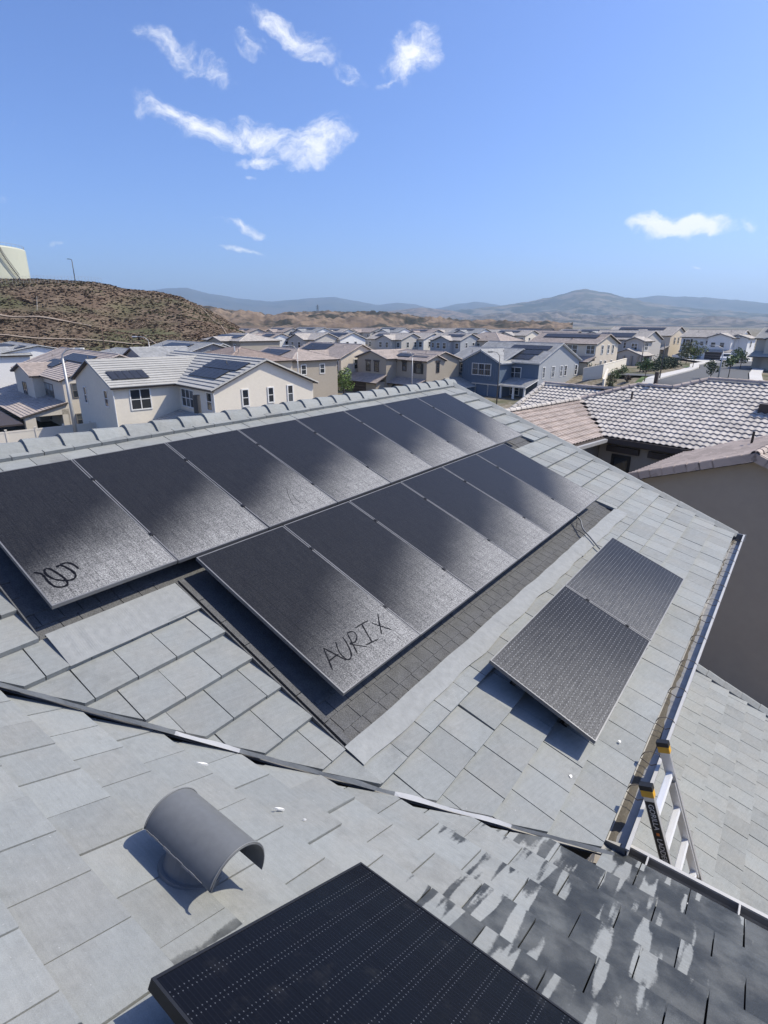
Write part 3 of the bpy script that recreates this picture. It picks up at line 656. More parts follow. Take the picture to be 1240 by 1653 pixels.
h.walls.add([h.p(-68.2, 11.4, 2.35), h.p(-68.2, 15.75, 2.35), h.p(-68.2, 15.75, 3.4), h.p(-68.35, 11.4, 2.35), h.p(-68.35, 15.75, 2.35), h.p(-68.35, 15.75, 3.4)], [(0, 1, 2), (5, 4, 3), (0, 2, 5, 3), (1, 4, 5, 2), (0, 3, 4, 1)])
for i, x in enumerate((-82, -77)): h.window('-Y', x, 15.7, .9, 1.8, 1.3, 2, 1, trim=M_GREYTRIM, blind=True)
h.array('-Y', -83.5, -77.5, 2.0, 3.9, 6.0, 15.75, 3, 1); h.array('-Y', -81.5, -71.5, 4.0, 5.9, 6.0, 15.75, 5, 1)
h.part('patio_cover', M_DARKTRIM, (-86, 8.4, 1.95), (-66, 11, 2.12)); h.done()

h = House('house', -55, 24, .4, 'large cream house with striped pale roof and two solar arrays, just over the grey ridge', ST_CREAM, RF_PALE, M_WHITE, G1)
h.block(-66, -46.1, 22.4, 33.1, 6.4, 'X', pitch=.42, tile=.56); h.block(-65.0, -53.5, 16.3, 27, 6.4, 'Y', pitch=.345, tile=.56)
h.window('-Y', -62.2, 16.3, 4.2, .8, 1.5, 1, 2); h.window('-Y', -55.65, 16.3, 4.5, .9, 1.4, 1, 2)
h.window('+X', 18.65, -53.5, 4.3, 1.75, 1.75, 2, 2); h.window('-Y', -53.35 + 0, 22.4, 4.3, .01 + 2.5, 1.5, 3, 2) if False else h.window('-Y', -51.6, 22.4, 4.35, 2.6, 1.55, 3, 2)
h.window('-Y', -47.1, 22.4, 4.5, .9, 1.5, 1, 2)
h.window('+X', 25.45, -46.1, 4.75, .55, 1.4, 1, 2); h.window('+X', 28.15, -46.1, 4.85, .5, 1.3, 1, 2); h.window('+X', 30.35, -46.1, 4.7, .5, 1.5, 1, 2)
h.array('+X', 16.7, 20.1, 1.5, 3.4, 6.4, -53.5, 5, 1, pitch=.345); h.array('-Y', -53.5, -47.8, 1.7, 3.4, 6.4, 22.4, 6, 1, pitch=.42); h.array('-Y', -53.8, -46.9, 3.5, 5.2, 6.4, 22.4, 7, 1, pitch=.42)
h.shed(-53.3, -48.3, 18.2, 22.2, 2.75, 3.9); h.walls.box(h.p(-48.8, 18.4, 0), h.p(-48.4, 18.8, 2.7))
mb = MB(); mb.tube([h.p(-53.4, 16.25, 6.1), h.p(-53.4, 16.25, .5)], .05, 6); mb.tube([h.p(-46.0, 22.3, 6.1), h.p(-46.0, 22.3, .5)], .05, 6); mb.build('downpipe', M_WHITE, h.root); h.done()

h = House('house', -84, 64, .4, 'cream house with rose roof and long dark solar array, beside the green tree', ST_TAN, RF_ROSE, M_WHITE, G1)
h.block(-94, -78.4, 62.5, 72.2, 6.2, 'X', pitch=.42); h.block(-88.7, -80.8, 60.6, 67, 5.95, 'Y', pitch=.29)
h.window('-Y', -84.8, 60.6, 4.1, 3.9, 1.4, 3, 2, header=True); h.window('-Y', -79.6, 62.5, 4.0, .9, 1.6, 1, 2, header=True); h.window('+X', 66.0, -78.4, 4.2, .9, 1.6, 1, 2)
h.array('-Y', -93, -85.5, 2.4, 5.2, 6.2, 62.5, 4, 2, pitch=.42); h.shed(-82, -77.9, 59.6, 62.4, 2.7, 3.6); h.done()

h = House('house', -72, 68, .4, 'taupe house with arched entry, dark garage and two small solar rows, before the middle row', ST_TAUPE, RF_ROSE, M_DARKTRIM, G1)
h.block(-77.4, -69.9, 65.5, 74, 6.3, 'Y', pitch=.30); h.block(-76, -62.8, 68, 76.2, 6.2, 'X', hip=(1, 0), pitch=.3); h.block(-62.9 - 4, -62.75, 67.9, 72.2, 6.2, 'X', pitch=.38)
h.window('-Y', -74.5, 65.5, 4.15, 1.0, 1.5, 1, 2, header=True); h.window('-Y', -72.3, 65.5, 4.15, 1.0, 1.5, 1, 2, header=True)
h.window('-Y', -70.0 + -.5, 68, 4.3, .8, 1.25, 1, 2, header=True); h.window('-Y', -68.0, 68, 4.4, .8, 1.25, 1, 2, header=True); h.window('-Y', -64.6, 67.9, 4.2, 1.05, 1.5, 1, 2, shutters=True, header=True); h.window('+X', 70.6, -62.75, 4.35, .6, 1.5, 1, 2, header=True)
h.walls.box(h.p(-80.2, 63.4, 0), h.p(-70.2, 66, 2.5)); h.shed(-81, -69.6, 62.9, 65.5, 2.45, 3.7); h.door('-Y', -75.3, 63.4, .15, 4.9, 2.1)
h.walls.box(h.p(-70.2, 66.2, 0), h.p(-63.0, 68.1, 2.4)); h.shed(-70.3, -62.8, 65.7, 68.0, 2.35, 3.3)
mb = MB(); M = h.fmat('-Y', -68.6, 66.2, .2); mb.prism([(-.7, 0), (.7, 0), (.7, 1.3)] + [(.7 * math.cos(a), 1.3 + .7 * math.sin(a)) for a in np.linspace(.3, 2.84, 8)] + [(-.7, 1.3)], -.02, .04, M); mb.build('entry_arch', M_BLACK, h.root)
h.window('-Y', -65.3, 66.2, .8, 1.0, 1.1, 1, 2)
h.array('-Y', -71, -63.5, 1.2, 2.7, 6.2, 68, 4, 1, pitch=.3); h.done()

h = House('house', -56, 82, .4, 'slate blue board house with white trim and three stepped solar rows', ST_BLUE, RF_GREY, M_WHITE, G1, fascia=M_WHITE)
h.block(-66.1, -55, 77.3, 89, 5.9, 'X', pitch=.34); h.block(-62.3, -54.5, 76.5, 86, 5.95, 'Y', pitch=.47); h.block(-64, -49.4, 79.9, 92.7, 6.1, 'X', pitch=.43)
h.window('-Y', -64.6, 77.3, 4.0, .95, 1.35, 1, 2); h.window('-Y', -62.95, 77.3, 4.05, .85, 1.3, 1, 2); h.window('-Y', -58.2, 76.5, 3.9, 3.8, 1.75, 3, 2)
h.window('-Y', -53.9, 79.9, 3.55, 2.4, 1.6, 2, 2); h.window('-Y', -53.6, 79.85, .75, 1.6, 1.5, 2, 2)
for y, wd in ((81.45, .9), (84.3, 1.2), (86.9, .9), (88.3, .9), (91.8, .9)): h.window('+X', y, -49.4, 3.7, wd * .75, 1.6, 1, 2)
mb = MB()
for i in range(18):
    x = -62.1 + i * .44; mb.box(h.p(x - .03, 76.44, 3.0), h.p(x + .03, 76.5, 5.9 + (3.9 - abs(x + 58.4)) * .45))
mb.build('siding_battens', ST_BLUE, h.root, kind='stuff')
h.shed(-60, -49.2, 76.3, 79.9, 2.5, 3.55); h.block(-68, -59.5, 72.6, 77, 2.0, 'Y', pitch=.33)
for x in (-59.4, -56.8, -54.2, -51.8, -49.7): h.part('porch_post', M_WHITE, (x, 76.5, .2), (x + .25, 76.75, 2.5))
h.array('-Y', -56.2, -51.4, 1.0, 2.5, 6.1, 79.9, 3, 1, pitch=.43); h.array('-Y', -57.6, -50.9, 2.8, 4.3, 6.1, 79.9, 4, 1, pitch=.43); h.array('-Y', -57.8, -50.2, 4.6, 6.1, 6.1, 79.9, 5, 1, pitch=.43)
# side wall overlay: same siding, its sunlit tone put into a paler colour
mb = MB(); M = h.fmat('+X', 0, -49.385, 0); b = h.base
mb.prism([(79.95 - h.Y, -.4), (92.65 - h.Y, -.4), (92.65 - h.Y, 6.05 - b), (86.3 - h.Y, 8.78 - b), (79.95 - h.Y, 6.05 - b)], -.02, .012, frame(h.p(-49.4, h.Y, h.base), Vector((0, 1, 0)), Vector((0, 0, 1)), Vector((1, 0, 0)))); mb.build('sunlit_side_wall', ST_BGREYL, h.root, label='side wall of the blue house, sunlight painted into its paler colour'); h.done()

h = House('house', -53, 100, 3.2, 'cream house with rose roof and bright gable wall, behind the long cream garden wall', ST_TAN, RF_ROSE, M_WHITE, G1)
h.block(-62, -48.5, 96.5, 105, 8.7, 'X', pitch=.36); h.window('-Y', -53.1, 96.5, 7.0, 2.0, 1.4, 2, 2); h.window('-Y', -49.5, 96.5, 7.0, 1.5, 1.4, 2, 2)
for y in (98.9, 101.2, 103.0): h.window('+X', y, -48.5, 7.0, .55, 1.4, 1, 2)
for y in (98.9, 100.6, 103.0): h.window('+X', y, -48.5, 4.2, .5, 1.5, 1, 2)
h.shed(-54, -48.3, 93.9, 96.5, 5.7, 6.6); h.walls.box(h.p(-50.9, 94.2, 3), h.p(-48.5, 96.5, 5.8)); h.door('-Y', -51.8, 96.5, 3.3, 2.2, 2.1); h.array('-Y', -60.5, -49.6, 2.6, 4.2, 8.7, 96.5, 1, 1); h.done()
h = House('house', -56, 128, 3.6, 'grey house with pale roof and sunlit porch gable, behind the dark hedge', ST_GREY, RF_SAND, M_WHITE, G1)
h.block(-64, -52.1, 124.5, 134, 8.9, 'X', pitch=.36); h.block(-54.5, -50.8, 121.5, 126, 8.7, 'Y', pitch=.36); h.block(-56, -49.6, 118.8, 124, 5.9, 'Y', pitch=.36)
h.window('-Y', -58.5, 124.5, 7.1, 1.6, 1.2, 2, 2); h.window('-Y', -55.7, 124.5, 7.1, 1.2, 1.2, 2, 2); h.window('+X', 123.2, -50.8, 6.9, 1.4, 1.4, 2, 2); h.window('-Y', -52.6, 121.5, 6.9, 1.2, 1.3, 2, 2); h.door('+X', 121.4, -49.6, 3.7, 2.4, 2.1)
for x in (-55, -53.4, -51.8, -50.4): h.part('porch_post', ST_TAUPE, (x, 118.4, 3.5), (x + .35, 118.75, 5.8))
h.array('-Y', -63, -55, 1.2, 3.6, 8.9, 124.5, 4, 2); h.done()
h = House('house', -62, 158, 3.9, 'tan house with three windows in a tall sunlit gable, left of the white house', ST_TAN, RF_SAND, M_WHITE, G1)
h.block(-74, -57, 152, 163, 9.4, 'X', pitch=.37); h.block(-68, -60.5, 149.5, 156, 9.2, 'Y', pitch=.36)
for y in (155, 157.5, 160.2): h.window('+X', y, -57, 7.4, .75, 1.5, 1, 2)
h.window('-Y', -65, 149.5, 7.3, 1.2, 1.3, 2, 2); h.window('-Y', -62.6, 149.5, 7.3, .9, 1.3, 1, 2); h.array('-Y', -72, -60, 3.6, 5.2, 9.4, 152, 1, 1); h.shed(-64, -56.8, 148, 152, 6.1, 7.0); h.done()
h = House('house', -45, 146, 3.9, 'white house with dark shutters and double garage, facing the end of the street', ST_WHITE, RF_SAND, M_WHITE, G1); h.off = Vector((-3.0, 9.5, -.2))
h.block(-51, -38.5, 141.6, 151, 9.4, 'X', pitch=.33); h.block(-44.2, -39.2, 139.2, 146, 9.4, 'Y', pitch=.33); h.block(-41, -36.6, 142, 148, 9.3, 'Y', pitch=.33)
h.window('-Y', -49.4, 141.6, 7.3, 1.0, 1.5, 1, 2, shutters=True); h.window('-Y', -46.2, 141.6, 7.6, .7, .8); h.window('-Y', -45, 141.6, 7.4, .6, 1.2); h.window('-Y', -42.9, 139.2, 7.3, .9, 1.0, 1, 2); h.window('-Y', -41.0, 139.2, 7.3, .9, 1.0, 1, 2); h.window('+X', 144.6, -36.6, 7.3, .9, 1.3, 1, 2)
h.shed(-45, -38.6, 137.6, 139.3, 6.2, 6.8); h.walls.box(h.p(-44.6, 137.9, 3.5), h.p(-38.9, 139.4, 6.2)); h.door('-Y', -41.6, 137.9, 4.0, 4.6, 2.1); h.shed(-50.6, -45, 139.8, 141.6, 6.0, 7.0); h.window('-Y', -49, 141.6, 4.6, 1.2, 1.5, 2, 2); h.walls.box(h.p(-47, 140.4, 3.5), h.p(-45, 141.6, 6.1)); h.done()
h = House('house', -28, 132, 3.9, 'beige house with grey roof at the right edge, above the dark fence', ST_BEIGE, RF_PALE, M_WHITE, G1)
h.block(-31.5, -18, 126, 136, 9.7, 'X', pitch=.37); h.block(-29.5, -24, 124, 130, 9.6, 'Y', pitch=.37); h.window('-Y', -26.7, 124, 7.5, 1.3, 1.2, 2, 2); h.array('-Y', -31, -24, 3.0, 4.8, 9.7, 126, 4, 1); h.shed(-31.5, -18, 122, 126, 6.5, 7.4); h.done()

# left of the big cream house and behind it
h = House('house', -106, 22, .6, 'white house with small gable under the brown hill at the left edge', ST_WHITE, RF_GREY, M_WHITE, G1)
h.block(-125, -104, 16, 27, 7.2, 'X', pitch=.2); h.block(-110.5, -103.4, 14, 20, 7.0, 'Y', pitch=.28); h.window('-Y', -108.2, 14, 5.2, .7, 1.5); h.window('-Y', -105.2, 14, 5.2, .7, 1.5); h.window('-Y', -106.7, 14, 5.5, 1.3, 1.2, 2, 1, shutters=True); h.array('-Y', -122, -112, 1.5, 4.5, 7.2, 16, 1, 1, pitch=.2); h.array('-Y', -109, -105, 3.2, 4.8, 7.2, 16, 1, 1, pitch=.2); h.done()
h = House('house', -128, 72, 1.9, 'taupe house with low tan roof at the foot of the brown hill', ST_TAUPE, RF_SAND, M_WHITE, G1)
h.block(-141, -122, 67, 78, 7.8, 'X', hip=(1, 1), pitch=.27); h.block(-133, -126.6, 64.5, 72, 7.75, 'Y', pitch=.26); h.window('-Y', -131.4, 64.5, 5.6, 1.2, 1.4, 1, 2); h.window('-Y', -128, 64.5, 5.6, 1.2, 1.4, 1, 2); h.window('-Y', -137, 67, 5.6, 1.0, 1.4, 1, 2); h.window('-Y', -124.6, 67, 5.6, 1.0, 1.4, 1, 2); h.array('-Y', -138, -126, 2, 4.5, 7.8, 67, 1, 1, pitch=.27); h.done()
h = House('house', -88, 36, .9, 'blue grey gabled house with dark solar array, peeping over the striped pale roof', ST_BGREY, RF_GREY, M_WHITE, G1)
h.block(-96, -79.8, 33.5, 45, 7.2, 'X', pitch=.3); h.block(-85.8, -79, 28.5, 36, 7.35, 'Y', pitch=.33); h.block(-99, -86, 27.5, 36, 6.9, 'X', pitch=.22); h.array('-Y', -92, -83.5, 3.2, 5.4, 7.2, 33.5, 1, 1, pitch=.3); h.done()
h = House('house', -84, 44, .9, 'white gabled house with grey roof, right of the blue grey one behind the striped roof', ST_WHITE, RF_GREY, M_WHITE, G1)
h.block(-90, -81.5, 37, 46.5, 7.0, 'X', pitch=.37); h.done()
h = House('house', -70, 42, .8, 'house with plain brown hip roof and small white pipes, behind the big cream house', ST_BEIGE, RF_BROWN, M_WHITE, G1)
h.block(-82, -69, 35.5, 46, 6.9, 'X', hip=(1, 1), pitch=.3); h.window('+X', 38.5, -69, 5, .8, 1.3, 1, 2)
h.part('roof_pipe', M_ALU, (-72.9, 39, 7.6), (-72.75, 39.15, 8.9)); h.done()
h = House('house', -74, 50, .8, 'low beige house with grey solar covered roof, in front of the rose gabled house', ST_TAUPE, RF_ROSE, M_WHITE, G1)
h.block(-84, -71.2, 47.4, 56, 6.6, 'X', hip=(0, 1), pitch=.32); h.window('+X', 49.5, -71.2, 4.6, .8, 1.3, 1, 2); h.window('+X', 53, -71.2, 4.6, .8, 1.3, 1, 2); h.window('-Y', -76.3, 47.4, 4.6, 2.2, 1.3, 3, 2); h.window('-Y', -73.2, 47.4, 4.6, 1.0, 1.3, 1, 2); h.array('-Y', -83, -76, 1.2, 4.0, 6.6, 47.4, 4, 2, pitch=.32); h.done()

# the row beyond: gables and roofs seen over the nearer ones
def rowhouse(label, wall, roof, fx0, fx1, fy, eave, mx0=None, mx1=None, depth=9, pitch=.36, arr=None, base=2.0, wins=2, hipm=(0, 0), name='house', grp='houses in the far row'):
    h = House(name, (fx0 + fx1) / 2, fy + 4, base, label, wall, roof, M_WHITE, grp)
    if mx0 is not None:
        h.block(mx0, mx1, fy + 1.6, fy + 1.6 + depth, eave, 'X', hip=hipm, pitch=pitch)
        for q in np.linspace(mx0 + 1.2, mx1 - 1.2, 3):
            if not (fx0 - .8 < q < fx1 + .8): h.window('-Y', float(q), fy + 1.6, eave - 2.1, 1.1, 1.3, 1, 2)
        h.window('+X', fy + 4.2, mx1, eave - 2.1, .8, 1.4, 1, 2); h.window('+X', fy + 7.2, mx1, eave - 2.1, .8, 1.4, 1, 2)
    if fx1 - fx0 > .5:
        h.block(fx0, fx1, fy, fy + 5, eave - .05, 'Y', pitch=pitch)
        for k in range(wins): h.window('-Y', fx0 + (fx1 - fx0) * (k + .5) / wins + (.25 if k == 0 else -.25) * (wins > 1), fy, eave - 2.15, 1.15, 1.45, 1, 2)
    if arr:
        for a in arr: h.array('-Y', *a, eave, fy + 1.6, 1, 1, pitch=pitch)
    return h.done()
rowhouse('cream house with dark solar strip, left end of the middle row of houses', ST_WHITE, RF_ROSE, -152, -146, 85, 7.6, -153, -140.7, 8, arr=[(-147, -142, 1.5, 3.6)])
rowhouse('grey gabled house with pale rose roof and a window each side of its gable', ST_GREY, RF_SAND, -137.9, -130.4, 91, 7.65, -141, -127.5, 9)
rowhouse('white side gabled house with two wide stacked solar rows', ST_WHITE, RF_SAND, -140, -139.8, 99, 7.65, -139, -126.3, 9.4, arr=[(-138, -128, 1.2, 2.8), (-137, -127.3, 3.2, 4.7)])
rowhouse('grey gabled house with pale roof and dark solar patches, right of the white gable', ST_GREY, RF_SAND, -123.8, -117.4, 112, 7.6, -129.5, -115, 9, arr=[(-128, -123, 2.2, 4.2)])
rowhouse('grey house ending in a bright white gable wall, middle of the row', ST_WHITE, RF_SAND, -122, -121.8, 118.8, 7.7, -121, -112.8, 8.5)
rowhouse('pale grey gabled house with tall brown windows, behind the blue house', ST_BGREYL, RF_SAND, -107.2, -101.7, 118.6, 7.7, -110, -99, 9, arr=[(-106, -100, 2.4, 4.2)], hipm=(0, 0))
rowhouse('house with broad rose hip roof, behind the blue house roof', ST_BEIGE, RF_ROSE, -100, -99.9, 126, 7.6, -106, -91.5, 11, hipm=(1, 1), wins=0)
NM = ['first', 'second', 'third', 'fourth', 'fifth', 'sixth', 'seventh', 'eighth', 'ninth', 'tenth', 'eleventh', 'twelfth', 'thirteenth', 'fourteenth', 'fifteenth', 'sixteenth', 'seventeenth', 'eighteenth', 'nineteenth', 'twentieth']
FAR = [(-13.6, 232, 'rose', 1), (-10.4, 236, 'rose', 1), (-7.6, 226, 'grey', 1), (-5.0, 233, 'white', 1), (-2.2, 240, 'rose', 0), (.6, 231, 'grey', 1), (3.6, 228, 'rose', 1), (6.0, 238, 'white', 0), (8.2, 222, 'grey', 1), (10.4, 234, 'sand', 0), (12.6, 196, 'sand', 1), (14.4, 226, 'blue', 1), (16.4, 205, 'rose', 0), (18.4, 232, 'sand', 1), (20.4, 214, 'grey', 1), (22.2, 240, 'rose', 0), (24.2, 226, 'sand', 1)]
for i, (a, D, kind, ar) in enumerate(FAR):
    rf = {'rose': RF_ROSE, 'grey': RF_GREY, 'white': RF_SAND, 'sand': RF_SAND, 'blue': RF_DARK}[kind]; wl = {'rose': ST_GREY, 'grey': ST_WHITE, 'white': ST_WHITE, 'sand': ST_CREAM, 'blue': ST_BLUE}[kind]
    P = polar(a, 0, D); X, Y = P.dot(LX), P.dot(LY); wd = 6.5 + (i * 37 % 5) * .4
    rowhouse('%s roofed house%s, %s from the left in the farthest row' % ({'rose': 'rose', 'grey': 'grey', 'white': 'pale', 'sand': 'sand', 'blue': 'charcoal'}[kind], ' with solar rows' if ar else ' without solar', NM[i]),
             wl, rf, X - 3, X + 2.6, Y - 4.5, 8.2 + (i * 7 % 3) * .25, X - wd, X + wd, 9, .34, arr=[(X - wd + 1, X + wd - 4, 2.6, 4.3)] if ar else None, base=2.6, wins=2, grp='houses in the farthest row')

# ------------------------------------------------------------------ the neighbour with S-shaped tiles, right of the grey roof
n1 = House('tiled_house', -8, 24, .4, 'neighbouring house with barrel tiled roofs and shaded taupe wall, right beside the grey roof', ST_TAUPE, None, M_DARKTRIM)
M_STILE = rooft('barrel_tile', (.44, .405, .37), .16); M_STILEB = rooft('barrel_tile_brown', (.42, .345, .295), .16)
def stile_mesh(wd=.25, ln=.40, seg=5, name='barrel_tile'):
    mb = MB(); A, B, A2, Bt = [], [], [], []
    for i in range(seg + 1):
        x = wd * i / seg; ph = i / seg
        z = .036 * math.sin(math.pi * min(ph / .68, 1)) if ph < .68 else -.009 * math.sin(math.pi * (ph - .68) / .32)
        A.append((x, 0, z + .037)); B.append((x, ln, z - .014)); A2.append((x, 0, z + .008))
    mb.strip(A, B); mb.strip(A2, A); mb.strip([(p[0], p[1], p[2] - .016) for p in B], A2)
    return mb.mesh(name, M_STILE)
def stiles(parent, M, W_, L_, keep, me, exp=.335, wd=.25, individual=False, name='barrel_tile', mat=None):
    """cover a plane (x along eave, y up-slope) with S tiles; keep(x,y) tells where"""
    nx, ny = int(W_ / wd), int(L_ / exp) + 1; out = []
    for j in range(ny):
        for i in range(nx):
            if keep(i * wd + wd / 2, j * exp + exp / 2): out.append((i * wd, j * exp))
    ind, rest = [], out
    if individual:
        sc = []
        for q in out:
            w_ = M @ Vector((q[0] + wd / 2, q[1] + exp / 2, 0)); w_ = parent.matrix_basis @ w_; pp = project(w_)
            sc.append((0 if pp is None or not (-20 < pp[0] < 1260) else 1 / pp[2] ** 2, q))
        sc.sort(reverse=True); ind = [q for s_, q in sc[:296] if s_ > 0]; rest = [q for s_, q in sc if q not in set(ind)]
    for q in ind: inst(name, me, parent, M @ Matrix.Translation((q[0], q[1], random.uniform(-.003, .003))))
    if rest:
        V_ = np.array([v.co for v in me.vertices]); F_ = [tuple(p.vertices) for p in me.polygons]; mb = MB()
        for q in rest:
            k = len(mb.v); dz = random.uniform(-.003, .003)
            mb.v += [M @ Vector((v[0] + q[0], v[1] + q[1], v[2] + dz)) for v in V_]; mb.f += [tuple(a + k for a in f) for f in F_]
        mb.mi = [0] * len(mb.f); mb.build(name + 's', mat or M_STILE, parent, kind='stuff')
me_s = stile_mesh(); me_s.shade_smooth()
cth = 1 / math.sqrt(1 + PITCHT ** 2); sth = PITCHT * cth
r1 = n1.root
# main face falling towards us (-Y): eave line Y=23.1 z=7.4, from the valley X=-10.73 to X=6
Mm = frame(n1.p(-14.2, 23.1, 7.4), Vector((1, 0, 0)), Vector((0, cth, sth)), Vector((0, -sth, cth)))
def inpoly(poly):
    def f(x, y):
        c_ = False
        for i in range(len(poly)):
            (xa, ya), (xb, yb) = poly[i], poly[i - 1]
            if (ya > y) != (yb > y) and x < (xb - xa) * (y - ya) / (yb - ya) + xa: c_ = not c_
        return c_
    return f
mp_ = [(-10.73, 23.1), (-13.52, 25.9), (-11.6, 27.8), (-9.95, 27.8), (-8.8, 28.85), (6, 28.85), (6, 23.1)]
mpl = [(a + 14.2, (b - 23.1) / cth) for a, b in mp_]
def deck(name, pts, mat, par, th=.1):
    """flat roof deck polygon (street frame points) with thickness downwards"""
    mb = MB(); k = len(pts); mb.add([n1.p(*p) for p in pts] + [n1.p(p[0], p[1], p[2] - th) for p in pts], [tuple(range(k)), tuple(range(2 * k - 1, k - 1, -1))] + [(i, k + i, k + (i + 1) % k, (i + 1) % k) for i in range(k)])
    return mb.build(name, mat, par)
zM = lambda Y: 7.4 + (Y - 23.1) * PITCHT
deck('roof_deck', [(a, b, zM(b) - .02) for a, b in mp_], M_DARKTRIM, r1)
stiles(r1, Mm, 20.2, 6.3, inpoly(mpl), me_s, individual=True)
# face falling to the right (+X), ridge X=-13.52 z=8.46
zE = lambda X: 7.4 + (-10.73 - X) * PITCHT
ep = [(-10.73, 23.1), (-13.52, 25.9), (-13.52, 13), (-10.73, 13)]
Me = frame(n1.p(-10.73, 12.9, 7.4), Vector((0, 1, 0)), Vector((-cth, 0, sth)), Vector((sth, 0, cth)))
epl = [(b - 12.9, (-10.73 - a) / cth) for a, b in ep]
deck('roof_deck', [(a, b, zE(a) - .02) for a, b in [ep[0], ep[1], ep[2], ep[3]]], M_DARKTRIM, r1)
me_b = me_s.copy(); me_b.name = 'barrel_tile_brown'; me_b.materials.clear(); me_b.materials.append(M_STILEB)
stiles(r1, Me, 13.2, 3.0, inpoly(epl), me_b, name='brown_barrel_tile', mat=M_STILEB)
# back slope behind that ridge, and the lower roof beyond it facing us
deck('roof_deck', [(-13.52, 25.9, 8.44), (-16.4, 22.5, 7.36), (-16.4, 13, 7.36), (-13.52, 13, 8.44)], M_DARKTRIM, r1)
wp_ = [(-16.9, 23.2), (-16.9, 28), (-12.6, 28), (-12.6, 23.2)]
zW = lambda Y: 8.8 - (28 - Y) * PITCHT
deck('roof_deck', [(a, b, zW(b) - .03) for a, b in reversed(wp_)], M_DARKTRIM, r1)
Mw = frame(n1.p(-16.9, 23.2, zW(23.2)), Vector((1, 0, 0)), Vector((0, cth, sth)), Vector((0, -sth, cth)))
stiles(r1, Mw, 4.3, 5.2, lambda x, y: 0 < x < 4.3 and 0 <= y < 4.8 / cth, me_s, name='low_roof_tile')
# hidden back slopes
deck('roof_deck', [(6, 28.85, 9.5), (6, 35, 7.2), (-8.8, 35, 7.2), (-8.8, 28.85, 9.5)], M_STILE, r1); deck('roof_deck', [(-11.6, 27.8, 9.1), (-9.95, 27.8, 9.1), (-9.95, 33, 7.2), (-16.9, 33, 6.9), (-16.9, 28, 8.75)], M_STILE, r1)
deck('roof_deck', [(-13.52, 25.9, 8.42), (-11.6, 27.8, 9.12), (-14.5, 30.5, 7.9)], M_STILE, r1)
# ridge and hip barrel tiles: one piece each
def barrels(path, r=.115, par=r1, name='ridge_tile', mat=None, st=.40):
    me = None
    for a, b in zip(path, path[1:]):
        a, b = n1.p(*a), n1.p(*b); ln = (b - a).length; k = max(1, round(ln / st)); s_ = ln / k; d = (b - a).normalized(); sd = d.cross(Vector((0, 0, 1))).normalized(); up = sd.cross(d)
        mb = MB(); ra = r * 1.12; n_ = 8
        A = [(math.cos(math.pi * i / n_ - .0) * ra, 0, math.sin(math.pi * i / n_) * ra) for i in range(n_ + 1)]; B = [(math.cos(math.pi * i / n_) * r * .92, s_ + .04, math.sin(math.pi * i / n_) * r * .92) for i in range(n_ + 1)]
        A2 = [(p[0] * .86, 0, p[2] * .86) for p in A]; mb.strip(B, A); mb.strip(A, A2); me = mb.mesh(name, mat or M_STILEB); me.shade_smooth()
        for i in range(k): inst(name, me, par, frame(a + d * s_ * i, sd, d, up) @ Matrix.Rotation(random.uniform(-.02, .02), 4, 'Z'))
barrels([(-13.52, 25.9, 8.5), (-11.6, 27.8, 9.2)]); barrels([(-11.6, 27.8, 9.2), (-9.95, 27.8, 9.2), (-8.8, 28.85, 9.6), (2, 28.85, 9.6)]); barrels([(-13.52, 15, 8.5), (-13.52, 25.9, 8.5)], mat=M_STILE); barrels([(-16.9, 28, 8.86), (-12.4, 28, 8.86)]); barrels([(-16.85, 23.2, 7.05), (-16.85, 28, 8.86)], mat=M_STILE)
# walls, eaves and the shaded windows
n1.walls.box(n1.p(-11.1, 23.55, 0), n1.p(6, 34, 7.1)); n1.walls.box(n1.p(-16, 12, 0), n1.p(-11.15, 33, 7.0)); 
mb = MB(); mb.box(n1.p(-10.7, 22.98, 7.16), n1.p(6, 23.12, 7.38)); mb.box(n1.p(-10.75, 12.9, 7.16), n1.p(-10.6, 23.1, 7.36)); mb.box(n1.p(-11.1, 23.1, 7.10), n1.p(6, 23.6, 7.16)); mb.box(n1.p(-11.2, 12.9, 7.10), n1.p(-10.72, 23.2, 7.155)); mb.build('eaves', M_DARKTRIM, r1)
mb = MB(); mb.box(n1.p(-10.6, 12.9, 7.2), n1.p(-10.46, 22.9, 7.34)); mb.build('gutter', M_GUTW, r1)
f = n1.window('-Y', -10.05, 23.55, 5.3, .62, 1.2, 1, 1, trim=M_BLACK); n1.window('-Y', -8.0, 23.55, 5.3, .9, 1.2, 1, 1, trim=M_GREYTRIM)
mb = MB(); mb.box(n1.p(-10.7, 23.38, 6.72), n1.p(-9.3, 23.56, 6.98)); mb.box(n1.p(-8.9, 23.38, 6.72), n1.p(-7.3, 23.56, 6.98)); mb.build('window_header', M_DARKTRIM, r1)
